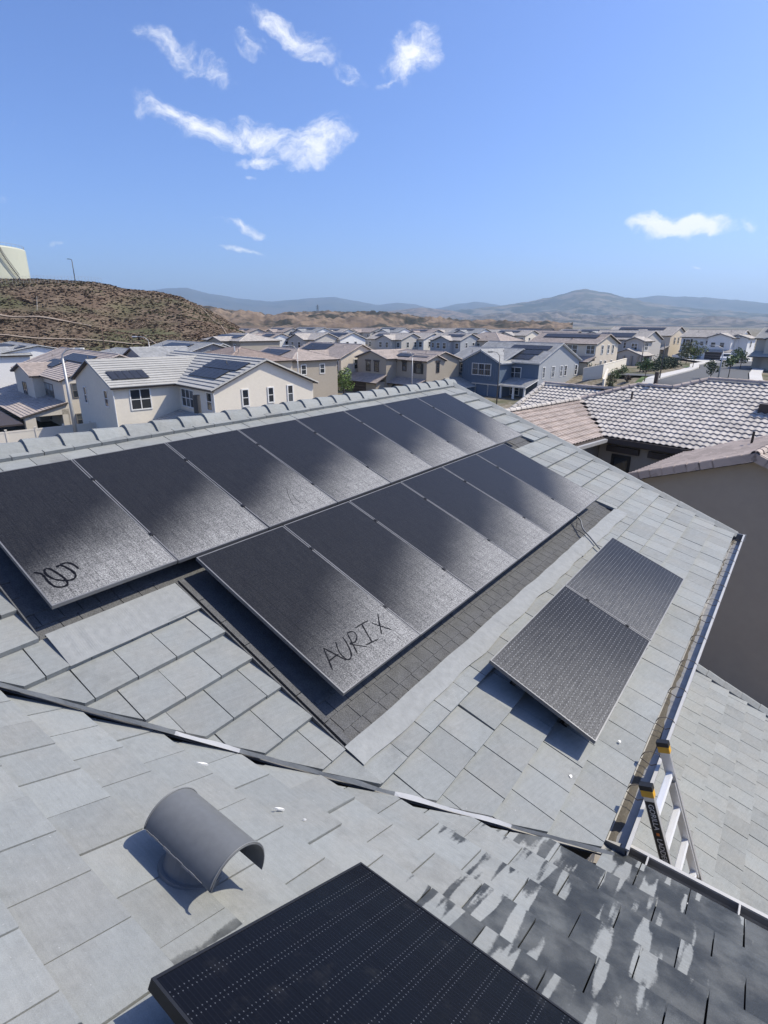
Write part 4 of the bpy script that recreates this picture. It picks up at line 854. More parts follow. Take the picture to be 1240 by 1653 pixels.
# gable towards us at the right: wall Y=18.2, ridge X=-3.9
gy = 18.2; gp = .37
mb = MB(); mb.prism([(-7.0, 0), (-.8, 0), (-.8, 7.1), (-3.9, 8.30), (-7.0, 7.15)], -6, 0, frame(n1.p(0, gy, 0) + Vector((0, 0, 0)), Vector((1, 0, 0)), Vector((0, 0, 1)), Vector((0, -1, 0)))) ; mb.build('gable_wall', ST_TAUPE, r1)
cg_ = 1 / math.sqrt(1 + gp * gp); sg_ = gp * cg_
for sgn in (-1, 1):
    e = n1.p(-3.9 + sgn * 3.45, gy - .3, 7.26); up = Vector((-sgn * cg_, 0, sg_)); dr = Vector((0, 1, 0)); nr_ = Vector((sgn * sg_, 0, cg_)); Lg = 3.45 / cg_
    mb = MB(); P = lambda x, s_, h_: e + dr * x + up * s_ + nr_ * h_
    mb.add([P(0, 0, 0), P(6, 0, 0), P(6, Lg, 0), P(0, Lg, 0), P(0, 0, -.12), P(6, 0, -.12), P(6, Lg, -.12), P(0, Lg, -.12)], [(0, 1, 2, 3), (7, 6, 5, 4), (0, 4, 5, 1), (0, 3, 7, 4), (1, 5, 6, 2), (3, 2, 6, 7)][:6]); mb.build('roof_deck', M_DARKTRIM, r1)
    Mg = frame(e, dr, up, nr_) if sgn > 0 else frame(e + dr * 6, -dr, up, nr_)
    stiles(r1, Mg, 6.0, Lg, lambda x, y: y < Lg - .1, me_b, name='gable_tile', mat=M_STILEB)
    # rake tiles: L-shaped pieces over the verge
    k = 10; mbm = MB(); mbm.box((-.02, 0, -.20), (.05, .40, .03)); mbm.box((.05, 0, .0), (.16, .40, .045)); me_r = mbm.mesh('rake_tile', M_STILEB)
    for i in range(k): inst('rake_tile', me_r, r1, frame(e + dr * -.04 + up * (Lg * i / k) + nr_ * .03, dr, up, nr_) @ Matrix.Rotation(.03, 4, 'X') if True else None)
barrels([(-3.9, gy - .34, 8.56), (-3.9, 24, 8.56)])
mb = MB(); mb.tube([n1.p(-4.9, 21.6, 8.2), n1.p(-4.9, 21.6, 8.62)], .04, 8); mb.build('plumbing_vent', M_BLACK, r1)
mb = MB(); mb.tube([n1.p(-11.2, 26.4, 8.6), n1.p(-11.2, 26.4, 9.0)], .05, 8); mb.build('plumbing_vent', M_DARKTRIM, r1)
mb = MB(); mb.box(n1.p(-6.0, 26.3, 8.5), n1.p(-5.2, 26.9, 9.0)); mb.build('chimney_cap', M_DARKTRIM, r1)
mb = MB(); mb.box(n1.p(-10.9, 27.9, 8.9), n1.p(-10.75, 28.05, 9.85)); mb.build('flue', M_DARKTRIM, r1)
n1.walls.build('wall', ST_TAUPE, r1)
# pale flat-tiled roof further right
h = House('house', -2, 42, 1.0, 'house with pale roof of bright horizontal courses, right edge beyond the barrel tiles', ST_TAUPE, RF_PALE, M_WHITE)
h.block(-6.6, 12, 38.6, 54, 7.5, 'X', pitch=.32, tile=.42, ov=.5); h.done()
# cream garden wall
def wallrun(name, label, pts, hgt, th, mat, z=None, cat='wall'):
    p0 = Vector((pts[0][0], pts[0][1], 0)); mb = MB()
    for (xa, ya), (xb, yb) in zip(pts, pts[1:]):
        a, b = Vector((xa, ya, 0)), Vector((xb, yb, 0)); d = (b - a).normalized(); s_ = Vector((-d.y, d.x, 0)); za, zb = gh(xa, ya), gh(xb, yb)
        vs_ = [a + s_ * th + Vector((0, 0, za - .3)), b + s_ * th + Vector((0, 0, zb - .3)), b - s_ * th + Vector((0, 0, zb - .3)), a - s_ * th + Vector((0, 0, za - .3))]
        vs_ += [a + s_ * th + Vector((0, 0, za + hgt)), b + s_ * th + Vector((0, 0, zb + hgt)), b - s_ * th + Vector((0, 0, zb + hgt)), a - s_ * th + Vector((0, 0, za + hgt))]
        mb.add(vs_, [(0, 3, 2, 1), (4, 5, 6, 7), (0, 1, 5, 4), (1, 2, 6, 5), (2, 3, 7, 6), (3, 0, 4, 7)])
        c0, c1 = [q + Vector((0, 0, 0)) for q in (a, b)]
        mb.add([q + Vector((0, 0, .07)) if i > 3 else q for i, q in enumerate([v_ + s_ * (.04 if i % 4 in (0, 1) else -.04) + Vector((0, 0, 0)) for i, v_ in enumerate([vs_[4], vs_[5], vs_[6], vs_[7], vs_[4], vs_[5], vs_[6], vs_[7]])])], [(4, 5, 6, 7), (0, 1, 5, 4), (1, 2, 6, 5), (2, 3, 7, 6), (3, 0, 4, 7)])
    return mb.build(name, mat, label=label, category=cat)
wallrun('garden_wall', 'long cream stucco garden wall beside the cream house and the shrubs', [(33.5, 95), (36.5, 94.5), (46.6, 109.5)], 1.9, .12, ST_CREAM)
wallrun('garden_wall', 'short cream wall end stepping down to the pavement behind the barrel ridge', [(33.8, 86.5), (36.2, 91.5)], 1.7, .12, ST_CREAM)
wallrun('fence', 'dark brown fence under the beige house at the right edge', [(79.5, 112), (92, 121)], 2.6, .06, M_DARKTRIM, cat='fence')

M_GALVB = plain('bright_valley_metal', (.66, .65, .63), .6, 0, .15, 9)
# ------------------------------------------------------------------ our own house: three flat-tiled slopes
HR = Vector((2, 4, .5))
own = empty('grey_house', HR, label='house with grey flat concrete tile roofs that fills the foreground', category='house')
T0 = Matrix.Translation(-HR)
RA, RB = T0 @ FA, T0 @ FB
OFFC = 2.9
FC = frame(OA - N * OFFC, U, V, N); RC = T0 @ FC
VS = (1.912 - (-2.33)) / (5.858 + .645)                                # valley line on the main slope: u = 1.912 + (v-5.858)*VS
uval = lambda v: 1.912 + (v - 5.858) * VS
vb_n = lambda v: v * 3.523 / 2.67                                      # valley line on the front slope: n as a function of v (v<0)
def tile_mesh(poly, ex, y0, fr, tint=0., name='roof_tile', mat=None):
    """poly in tile coordinates: y=0 at the butt edge (lowest), y=-ex at the head"""
    mb = MB(); top = lambda x, y: -TH * (-y / ex); bot = lambda x, y: top(x, y) - TH
    mb.prism(poly, bot, top)
    me = mb.mesh(name, mat or M_TILE); me.attributes.new('tint', 'FLOAT', 'POINT').data.foreach_set('value', [tint] * len(me.vertices)); return me
GAPT = .0075
deckA = MB(); deckA.box((-6, -.66, -.30), (9.62, 5.74, -.075)); dA = None
cand = []   # every tile: (score, frame, origin, polygon or None, exposure, material)
def score(F, x, y):
    p = project(F @ Vector((x, y, 0)))
    if p is None or not (-60 < p[0] < 1300 and -40 < p[1] < 1715): return 0
    return 1 / p[2] ** 2 * abs((F.to_3x3() @ Vector((0, 0, 1))).dot((F @ Vector((x, y, 0)) - CAM).normalized()))
def course(F, vbot, ex, spans, off, mat, clipper=None, key='A', wd=TW):
    for s0, s1 in spans:
        k0 = math.floor((s0 - off) / wd); k1 = math.ceil((s1 - off) / wd)
        for k in range(k0, k1):
            x0, x1 = max(off + k * wd + GAPT / 2, s0), min(off + (k + 1) * wd - GAPT / 2, s1)
            if x1 - x0 < .02: continue
            full = abs((x1 - x0) - (wd - GAPT)) < 1e-6
            poly = [(x0, vbot - ex - .015), (x1, vbot - ex - .015), (x1, vbot), (x0, vbot)]
            if clipper:
                q = clipper(poly)
                if parea(q) < .004: continue
                if abs(parea(q) - parea(poly)) > 1e-6: full = False; poly = q
            cx = sum(p[0] for p in poly) / len(poly); cy = sum(p[1] for p in poly) / len(poly)
            cand.append([score(F, cx, cy), F, (x0, vbot), None if full else [(p[0] - x0, p[1] - vbot) for p in poly], ex, mat, key, cx, cy])
VG = .035
clA = lambda p: clip(p, 1, -VS, -(1.912 - 5.858 * VS) - VG * 1.2)
clB = lambda p: clip(p, 1, -3.523 / 2.67, -VG * 1.6)
k = 0
for i, vb in enumerate([-.47 + .345 * j for j in range(-0, 19)]):
    if vb > 5.80: break
    off = .0705 + (.155 if (round((vb + .47) / .345) % 2) else 0)
    lo, hi = -3.2, 9.60
    if vb < -.05: sp = [(lo, hi)]
    elif vb < 1.95: sp = [(lo, -.13), (8.47 if vb < 1.2 else 8.88, hi)]
    elif vb < 4.02: sp = [(lo, .985), (7.80, hi)]
    else: sp = [(lo, hi)]
    course(FA, vb, TEA, sp, off, M_TILE, clA, 'A')
for j in range(15):
    vb = .10 + WV0 - TEB * j if j == 0 else WV0 - TEB * j
    off = WN0 + (TW / 2 if (j % 2 == 0) else 0)
    course(FB, vb, TEB + (.10 if j == 0 else 0), [(-6.6, 3.2)], off, M_TILEB, clB if j > 0 else (lambda p: clip(p, 1, 0, .10)), 'B')
for j in range(11):
    course(FC, 5.28 + .345 * j, TEA, [(-.5, 9.92)], .07 + (.155 if j % 2 else 0), M_TILE, None, 'C')
cand.sort(key=lambda c: -c[0])
# roof decks carry the tiles
mb = MB(); mb.prism(clA([(-4.5, -.66), (9.58, -.66), (9.58, 5.72), (-4.5, 5.72)]), -.32, -.085, RA); dA = mb.build('roof_deck', M_UNDER, own)
mb = MB(); mb.prism(clip([(-6.8, -5.2), (3.3, -5.2), (3.3, .05), (-6.8, .05)], 1, -3.523 / 2.67, -.02), -.32, -.085, RB); dB = mb.build('roof_deck', M_UNDER, own)
mb = MB(); mb.box((-.5, 4.9, -.32), (9.9, 9.05, -.085), RC); dC = mb.build('roof_deck', M_UNDER, own)
DK = {'A': dA, 'B': dB, 'C': dC}
full_me = {}
def get_full(ex, mat):
    q = (ex, mat.name)
    if q not in full_me: full_me[q] = tile_mesh([(0, -ex - .015), (TW - GAPT, -ex - .015), (TW - GAPT, 0), (0, 0)], ex, 0, None, 0, mat=mat)
    return full_me[q]
rest = {'A': [], 'B': [], 'C': []}
LIFT = {}
for n_, c in enumerate(cand):
    s_, F, o, poly, ex, mat, key, cx, cy = c
    if n_ >= 300 or s_ <= 0: rest[key].append(c); continue
    me = get_full(ex, mat) if poly is None else tile_mesh(poly, ex, 0, None, 0, mat=mat)
    odd = 3.2 if random.random() < .09 else 1
    M = T0 @ F @ Matrix.Translation((o[0], o[1] + random.uniform(-.002, .002) * odd, random.uniform(-.0015, .003) * odd)) @ Matrix.Rotation(random.gauss(0, .0035) * odd, 4, 'X') @ Matrix.Rotation(random.gauss(0, .004) * odd, 4, 'Y') @ Matrix.Rotation(random.gauss(0, .003) * odd, 4, 'Z')
    inst('roof_tile', me, DK[key], M)
for key, lst in rest.items():
    if not lst: continue
    mb = MB(); tn = []
    for s_, F, o, poly, ex, mat, _, cx, cy in lst:
        pl = poly or [(0, -ex - .015), (TW - GAPT, -ex - .015), (TW - GAPT, 0), (0, 0)]
        M = T0 @ F @ Matrix.Translation((o[0], o[1], random.uniform(-.0015, .003))) @ Matrix.Rotation(random.gauss(0, .0035), 4, 'X') @ Matrix.Rotation(random.gauss(0, .004), 4, 'Y')
        k0 = len(mb.v); top = lambda x, y, e=ex: -TH * (-y / e); mb.prism(pl, lambda x, y, e=ex: -TH * (-y / e) - TH, top, M); tn += [random.random()] * (len(mb.v) - k0)
    o = mb.build('roof_tiles', lst[0][5], DK[key], kind='stuff'); o.data.attributes.new('tint', 'FLOAT', 'POINT').data.foreach_set('value', tn)

# ridge caps: angular pieces, each lapping the one before, raised at its near end
mb = MB(); wv, ln = .215, .435
def cap_ring(x, lift, wd):
    return [(x, wd, -.105 + lift), (x, wd * .40, -.012 + lift), (x, wd * .16, .012 + lift), (x, 0, .018 + lift), (x, -wd * .16, .012 + lift), (x, -wd * .40, -.03 + lift), (x, -wd, -.19 + lift)]
a = cap_ring(0, .050, wv); a2 = [(p[0], p[1] * .93, p[2] - .032) for p in a]; b = cap_ring(ln, .014, wv * .94); b2 = [(p[0], p[1] * .93, p[2] - .03) for p in b]
mb.strip(a, b); mb.strip(b2, a2); mb.strip(a2, a); mb.strip(b, b2); mb.add([a[0], b[0], b2[0], a2[0]], [(0, 1, 2, 3)]); mb.add([a[-1], b[-1], b2[-1], a2[-1]], [(3, 2, 1, 0)])
me_cap = mb.mesh('ridge_cap', M_TILE); me_cap.attributes.new('tint', 'FLOAT', 'POINT')
x = -2.85
while x < 9.5:
    inst('ridge_cap', me_cap, dA, RA @ Matrix.Translation((x, -.665, .0)) @ Matrix.Rotation(random.gauss(0, .006), 4, 'Z') @ Matrix.Rotation(random.gauss(0, .006), 4, 'X')); x += .372
# rake tiles down the far gable edge
mb = MB(); mb.box((-.035, -.40, -.16), (0, 0, .028)); mb.prism([(-.15, -.40), (-.036, -.40), (-.036, 0), (-.15, 0)], lambda x, y: -.05, lambda x, y: -.022 + (x + .15) * .45); me_rk = mb.mesh('rake_tile', M_TILE); me_rk.attributes.new('tint', 'FLOAT', 'POINT')
for j in range(19): inst('rake_tile', me_rk, dA, RA @ Matrix.Translation((9.735, -.30 + .338 * j, -.012)) @ Matrix.Rotation(-.012 + random.gauss(0, .006), 4, 'X') @ Matrix.Rotation(random.gauss(0, .01), 4, 'Z'))
for j in range(9): inst('rake_tile', me_rk, dC, RC @ Matrix.Translation((10.06, 5.6 + .338 * j, .012)) @ Matrix.Rotation(-.03 + random.gauss(0, .01), 4, 'X'))
# asphalt shingles in the recess under the arrays
def shingles(u0, u1, v0, v1, wd=.165, ex=.145):
    me = None; j = 0; v = v1
    while v > v0:
        u = u0 - (wd / 2 if j % 2 else 0)
        while u < u1:
            a, b = max(u, u0), min(u + wd * random.choice((.85, 1, 1, 1.2)), u1)
            if b - a > .03:
                m_ = MB(); m_.prism([(a + .003, max(v - ex - .02, v0)), (b - .003, max(v - ex - .02, v0)), (b - .003, v), (a + .003, v)], -.075, lambda x, y, vv=v: -.062 - .009 * (vv - y) / ex + random.uniform(0, .002), RA); m_.build('shingle', M_SHINGLE, dA)
            u = b if b < u1 else u1
        v -= ex; j += 1
shingles(1.05, 7.80, 3.56, 4.03); shingles(-.12, 1.0, 1.62, 1.93); shingles(8.30, 8.88, 1.18, 1.95); shingles(7.40, 7.80, 3.25, 3.56); shingles(-.12, -.02, .4, 1.62, .12, .2)
mb = MB(); mb.box((-.13, -.06, -.084), (8.46, 1.95, -.0745), RA); mb.box((.99, 1.945, -.084), (7.8, 4.03, -.0746), RA); mb.build('recess_underlay', M_SHINGLE, dA)
# flashings: apron below the lower array, apron under the upper array's free end, side pans
def apron(u0, u1, va, vb, wob, h0=.004, seg=70):
    A, B, A2, B2 = [], [], [], []
    for i in range(seg + 1):
        u = u0 + (u1 - u0) * i / seg; w_ = mn.noise(Vector((u * 2.3, va, 1))) * wob
        A.append(RA @ Vector((u, va + w_ * .35, -.010))); B.append(RA @ Vector((u, vb + w_, h0 - TH * .12)))
    m_ = MB(); mid = [a * .55 + b * .45 + (RA.to_3x3() @ Vector((0, 0, .003 + .004 * mn.noise(Vector((i * .3, va, 5)))))) for i, (a, b) in enumerate(zip(A, B))]
    m_.strip(mid, A); m_.strip(B, mid); D = [q - (RA.to_3x3() @ Vector((0, 0, .03))) for q in A]; E_ = [q - (RA.to_3x3() @ Vector((0, 0, .006))) for q in B]; m_.strip(A, D); m_.strip(E_, B); m_.build('flashing', M_FLASH, dA)
apron(1.0, 3.36, 4.0, 4.20, .035, .006); apron(3.33, 5.70, 3.995, 4.19, .035, .0075); apron(5.66, 7.86, 3.99, 4.20, .035, .009); apron(-.08, .985, 1.925, 2.30, .025, .006)
mb = MB(); v = 1.90
while v < 3.98:
    e = min(v + .31, 4.0); mb.box((1.035, v + .004, -.075), (1.085, e - .004, -.022), RA); v += .31
mb.build('side_batten', M_SHINGLE, dA)
mb = MB(); mb.box((.988, 1.93, -.07), (1.0, 4.0, -.004), RA); mb.box((-.128, -.02, -.07), (-.118, 1.93, .0), RA); mb.build('side_pan', M_SHINGLE, dA)
mb = MB(); mb.box((1.0, 1.93, -.074), (1.07, 4.0, -.066), RA); mb.build('side_gutter', M_UNDER, dA)
# valley: bent metal pan and crumpled bright edge
P_ = [Vector((uval(v), v, 0)) for v in np.linspace(5.86, -.7, 40)]
mb = MB(); dirA = (FA @ Vector((1, VS * 0, 0)) - FA @ Vector((0, 0, 0))).normalized()
A, B, C_, D_ = [], [], [], []
for i, q in enumerate(P_):
    w0 = FA @ q - HR; wob = mn.noise(Vector((i * .9, 0, 0))) * .012
    A.append(w0 + U * .16 - N * .052); B.append(w0 - N * .05); C_.append(w0 - (NB * .035) + (NH * -.10 + VB * -.02)); D_.append(w0 - NB * .02 - NH * .055 - VB * (-.0) + Vector((0, 0, .012 + wob)))
mb.strip(A, B); mb.strip(B, C_); mb.build('valley_flashing', plain('dull_valley_metal', (.10, .10, .105), .5, .3, .3, 9), own)
mb = MB(); rb = []
for v in np.linspace(5.83, -.6, 190):
    q = FA @ Vector((uval(v), v, 0)) - HR; d = (FA.to_3x3() @ Vector((VS, 1, 0))).normalized(); sd = d.cross(NB).normalized()
    if sd.dot(-NH) < 0: sd = -sd
    a_, b_ = mn.noise(Vector((v * 1.7, 4.2, 0))), mn.noise(Vector((v * 5.1, 1.2, 7))); w_ = max(.003, (.010 if (a_ > .12 and v > 3.2) else .006) + .012 * a_ + .008 * b_); lf_ = .004 + .012 * max(0, b_ + .3)
    rb.append((q - NB * .014 + sd * .006, q + sd * (.006 + w_ * .5) + NB * (lf_ + .004), q + sd * (.006 + w_) - NB * (.010 - lf_), q + sd * (.03 + w_) - NB * .018, v, a_))
for i in range(len(rb) - 1):
    p_, q_ = rb[i], rb[i + 1]; mb.cur = 0 if (p_[5] > .12 and p_[4] > 3.2) else 1
    mb.add(list(p_[:4]) + list(q_[:4]), [(0, 1, 5, 4), (1, 2, 6, 5), (2, 3, 7, 6)])
mb.build('valley_rib', [M_GALVB, M_FLASH], own, kind='stuff')
# eave gutter of the main slope (open trough with wire straps) and of the front slope
def trough(F, axis, x0, x1, y0, name, mat, lipmat, wd=.115, dp=.10):
    down = Vector((0, 0, -1)); out = (F.to_3x3() @ Vector((0, 1, 0))); out.z = 0; out.normalize(); ax = F.to_3x3() @ Vector((1, 0, 0))
    o = F @ Vector((0, y0, -.03)) - HR; prof = [(0, .0), (.004, -.085), (.03, -dp), (wd - .02, -dp), (wd, -.05), (wd, .012)]
    m_ = MB(); out_ = [(p[0] - .006 if p[0] < .05 else p[0] + .006, p[1] - .006) for p in prof]
    for pr_, fl in ((prof, 0), (out_, 1)):
        A = [o + ax * x0 + out * p[0] + Vector((0, 0, p[1])) for p in pr_]; B = [o + ax * x1 + out * p[0] + Vector((0, 0, p[1])) for p in pr_]
        m_.strip(A, B) if not fl else m_.strip(B, A)
    for x_ in (x0, x1): m_.add([o + ax * x_ + out * p[0] + Vector((0, 0, p[1])) for p in prof], [tuple(range(6))])
    g = m_.build(name, mat, own); m_ = MB()
    Mx = frame(o, ax, out, Vector((0, 0, 1))); m_.box((x0, wd - .004, .004), (x1, wd + .022, .020), Mx); m_.box((x0, wd + .008, -.10), (x1, wd + .014, .004), Mx); m_.build('gutter_lip', lipmat, g)
    m_ = MB(); A, B, C2 = [], [], []
    for i in range(int((x1 - x0) / .03)):
        x_ = x0 + .03 * i; wn_ = max(.002, .012 + .05 * max(0, min(1, (6.2 - x_) / 3)) + .05 * mn.noise(Vector((x_ * 1.3, 2, 0))) + .018 * mn.noise(Vector((x_ * 9, 5, 0))))
        A.append(Mx @ Vector((x_, .012, -dp + .010))); B.append(Mx @ Vector((x_, .012 + wn_ * .6, -dp + .012))); C2.append(Mx @ Vector((x_, .012 + wn_, -dp + .001)))
    m_.strip(B, A); m_.strip(C2, B)
    m_.build('gutter_silt', M_DEBRIS, g, kind='stuff')
    return g, Mx
g1, MxA = trough(FA, 0, 1.97, 9.66, 5.735, 'gutter', M_GUTT, M_GUTW, .150)
mb = MB(); pts = [(0, .010 + .065 * math.sin(a) * 0 + .0, 0) for a in (0,)]
mb.tube([(0.0, .005, -.02), (.02, .02, .022), (.05, .055, .030), (.055, .10, .024), (.03, .125, .012)], .0032, 6); mb.tube([(0.0, .005, -.02), (-.035, .03, .0), (-.045, .075, -.01), (-.02, .115, .010)], .0032, 6); me_st = mb.mesh('gutter_strap', M_DARKTRIM)
for x_ in (2.55, 3.0, 3.55, 4.12, 4.72, 5.35, 5.95, 6.5, 7.05, 7.6, 8.15, 8.7, 9.2): inst('gutter_strap', me_st, g1, MxA @ Matrix.Translation((x_, 0, 0)) @ Matrix.Diagonal((1.2, 1.4, 1.2, 1)))
mb = MB(); mb.box((9.662, -.01, -.11), (9.672, .19, .02), MxA); mb.build('end_cap', M_GUTW, g1)
g2, MxB = trough(FB, 0, .02, 3.4, .105, 'gutter', M_GUTT, M_GUTW, .10, .09)
mb = MB(); mb.box((-.004, 0, -.05), (.004, .10, .02)); mb.box((-.006, .02, .012), (.006, .11, .018)); me_h = mb.mesh('gutter_hanger', M_GUTW)
for x_ in (.16, .72, 1.3): inst('gutter_hanger', me_h, g2, MxB @ Matrix.Translation((x_, 0, 0)))
# walls below, never quite seen
mb = MB(); 
def wall_quad(a, b, zt):
    a, b = a - HR, b - HR; d = (b - a); n_ = d.cross(Vector((0, 0, 1))).normalized() * .15
    mb.add([a, b, b + n_, a + n_] + [Vector((p.x, p.y, -.6)) for p in (a, b, b + n_, a + n_)], [(0, 1, 2, 3), (7, 6, 5, 4), (0, 4, 5, 1), (1, 5, 6, 2), (2, 6, 7, 3), (3, 7, 4, 0)])
wa = lambda u_, v_: FA @ Vector((u_, v_, -.34))
wall_quad(wa(9.4, 5.55), wa(9.4, .0), 0); wall_quad(wa(2.2, 5.55), wa(9.4, 5.55), 0)
pB = lambda n_, v_: FB @ Vector((n_, v_, -.34))
wall_quad(pB(.3, -.05), pB(3.2, -.05), 0)
cw = lambda u_, v_: FC @ Vector((u_, v_, -.34))
wall_quad(cw(9.6, 8.6), cw(9.6, 5.0), 0); wall_quad(cw(.2, 8.6), cw(9.6, 8.6), 0)
ra_, rb_, rc_ = wa(9.4, 5.5) - HR, wa(9.4, -.6) - HR, wa(9.4, 5.5) - HR
rc_ = Vector((ra_.x - (ra_.x - rb_.x) * 2, ra_.y - (ra_.y - rb_.y) * 2, ra_.z))
mb.add([ra_, rb_, rc_, ra_ - U * .15, rb_ - U * .15, rc_ - U * .15], [(0, 1, 2), (5, 4, 3), (0, 3, 4, 1), (1, 4, 5, 2)])
mb.build('wall', ST_TAUPE, own)
# far side of the ridge
V2 = Vector((-V.x, -V.y, V.z)); N2 = Vector((-N.x, -N.y, N.z)); o2 = FA @ Vector((0, -.665, -.03))
mb = MB(); M2 = T0 @ frame(o2, U, V2, N2)
for j in range(18):
    mb.prism([(-4.4, j * .345), (9.6, j * .345), (9.6, (j + 1) * .345 + .01), (-4.4, (j + 1) * .345 + .01)], -.12, lambda x, y, jj=j: -.034 + .034 * (y - jj * .345) / .345, M2)
mb.build('far_slope', M_TILE, own)

# ------------------------------------------------------------------ solar panels: one thing each
PW, PH, PT = 1.033, 1.8455, .035
def panel_meshes(glass, frm, pw=PW, ph=PH, nm=''):
    fb = MB(); t = .011
    fb.box((0, 0, -PT), (pw, t, 0)); fb.box((0, ph - t, -PT), (pw, ph, 0)); fb.box((0, t, -PT), (t, ph - t, 0)); fb.box((pw - t, t, -PT), (pw, ph - t, 0))
    gb = MB(); gb.box((t, t, -.007), (pw - t, ph - t, -.002)); gm = gb.mesh('glass', glass)
    uvl = gm.uv_layers.new(name='UVMap')
    for lp in gm.loops: co = gm.vertices[lp.vertex_index].co; uvl.data[lp.index].uv = (co.x, co.y)
    bb = MB(); bb.box((t, t, -.012), (pw - t, ph - t, -.009)); bb.box((pw / 2 - .06, .1, -.03), (pw / 2 + .06, .2, -.012))
    return fb.mesh('frame', frm), gm, bb.mesh('backsheet', M_BLACK)
PM = panel_meshes(M_GL_DEW_GLARE, M_FRAMEW)
def solar_panel(F, u0, v0, label, group, meshes=PM, rot=False):
    M = F @ Matrix.Translation((u0, v0, 0)) @ Matrix.Rotation(random.gauss(0, .0012), 4, 'X') @ Matrix.Rotation(random.gauss(0, .0012), 4, 'Y')
    o = bpy.data.objects.new('solar_panel', None); COL.objects.link(o); o.matrix_basis = M; o.empty_display_size = .2
    tag(o, label, 'solar panel', group)
    for me in meshes: inst(me.name.split('.')[0], me, o, Matrix.Identity(4))
    return o
FP = frame(OA + N * .17, U, V, N)      # plane of the main array's glass
ORD = ['first', 'second', 'third', 'fourth', 'fifth', 'sixth', 'seventh', 'eighth']
lab_u = ['dusty solar panel with a finger drawn squiggle, at the near end of the upper row'] + ['dusty black solar panel, %s along the upper row from the squiggle panel' % ORD[i] for i in range(1, 7)] + ['dusty solar panel closing the far end of the upper row, by the gable edge']
lab_l = ['dusty solar panel with finger drawn letters, near corner of the lower row'] + ['dusty black solar panel, %s along the lower row from the lettered panel' % ORD[i] for i in range(1, 5)] + ['dusty solar panel closing the far end of the lower row, above the cable']
lab_u[2] = 'dusty black solar panel with two curved rub marks, third along the upper row'
up_, lo_ = [], []
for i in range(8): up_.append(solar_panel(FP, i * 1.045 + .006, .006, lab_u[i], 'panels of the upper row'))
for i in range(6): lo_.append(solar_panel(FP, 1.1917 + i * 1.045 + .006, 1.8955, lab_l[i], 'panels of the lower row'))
FP2 = frame(OA + N * .185, U, V, N)
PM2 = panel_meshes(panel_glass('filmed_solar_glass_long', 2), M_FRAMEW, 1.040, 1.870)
M2r = FP2 @ Matrix.Translation((0, 0, 0))
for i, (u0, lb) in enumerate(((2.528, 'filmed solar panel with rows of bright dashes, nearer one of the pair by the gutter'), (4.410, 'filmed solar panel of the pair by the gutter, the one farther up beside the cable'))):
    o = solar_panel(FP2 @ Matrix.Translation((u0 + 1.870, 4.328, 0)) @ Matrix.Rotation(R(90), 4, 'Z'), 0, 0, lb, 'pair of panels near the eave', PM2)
FPB = frame(P0 + NB * .15, NH, VB, NB)
PM3 = panel_meshes(M_GL_CLEAN, M_FRAME, 1.134, 1.740)
solar_panel(FPB @ Matrix.Translation((-.853 + 1.740, -3.248, 0)) @ Matrix.Rotation(R(90), 4, 'Z'), 0, 0, 'clean dark solar panel cut off by the bottom edge, in front of the hooded vent', None, PM3)
# rails and feet under every array: one mounting per array, clamps between panels
def mounting(F, u0, u1, vs_, top, name, label, h=-.17, clamps=(), step=1.25):
    o = bpy.data.objects.new(name, None); COL.objects.link(o); o.matrix_basis = F @ Matrix.Translation((u0, vs_[0], h)); tag(o, label, 'mounting')
    inv = Matrix.Translation((-u0, -vs_[0], -h)); 
    for v_ in vs_:
        m_ = MB(); m_.box((u0, v_ - .018, top - .05), (u1, v_ + .018, top - .008), inv); m_.build('rail', M_FRAME, o)
        u_ = u0 + .15
        while u_ < u1: m_ = MB(); m_.box((u_ - .025, v_ - .05, h - .06), (u_ + .025, v_ + .02, h - .05), inv); m_.box((u_ - .02, v_ - .045, h - .05), (u_ + .02, v_ - .035, top - .012), inv); m_.build('foot', M_FRAME, o); u_ += step
    for (cu, cv) in clamps:
        m_ = MB(); m_.box((cu - .014, cv - .02, -.03), (cu + .014, cv + .02, .006), inv); m_.tube([inv @ Vector((cu, cv, .006)), inv @ Vector((cu, cv, .011))], .006, 6); m_.build('clamp', M_FRAME, o)
mounting(FP, .03, 8.35, (.45, 1.40), -PT, 'panel_mounting', 'black rails and clamps carrying the upper solar row', clamps=[(i * 1.045, v) for i in range(1, 8) for v in (.42, 1.43)])
mounting(FP, 1.22, 7.44, (2.34, 3.30), -PT, 'panel_mounting', 'black rails and clamps carrying the lower solar row', clamps=[(1.1917 + i * 1.045, v) for i in range(1, 6) for v in (2.33, 3.32)])
mounting(FP2, 2.56, 6.26, (4.60, 5.12), -PT, 'panel_mounting', 'black rails carrying the pair of panels near the gutter', h=-.15, clamps=[(4.404, 4.62), (4.404, 5.1)])
mounting(FPB, -.80, .85, (-2.95, -2.40), -PT, 'panel_mounting', 'black rails under the clean dark panel in the foreground', h=-.15)
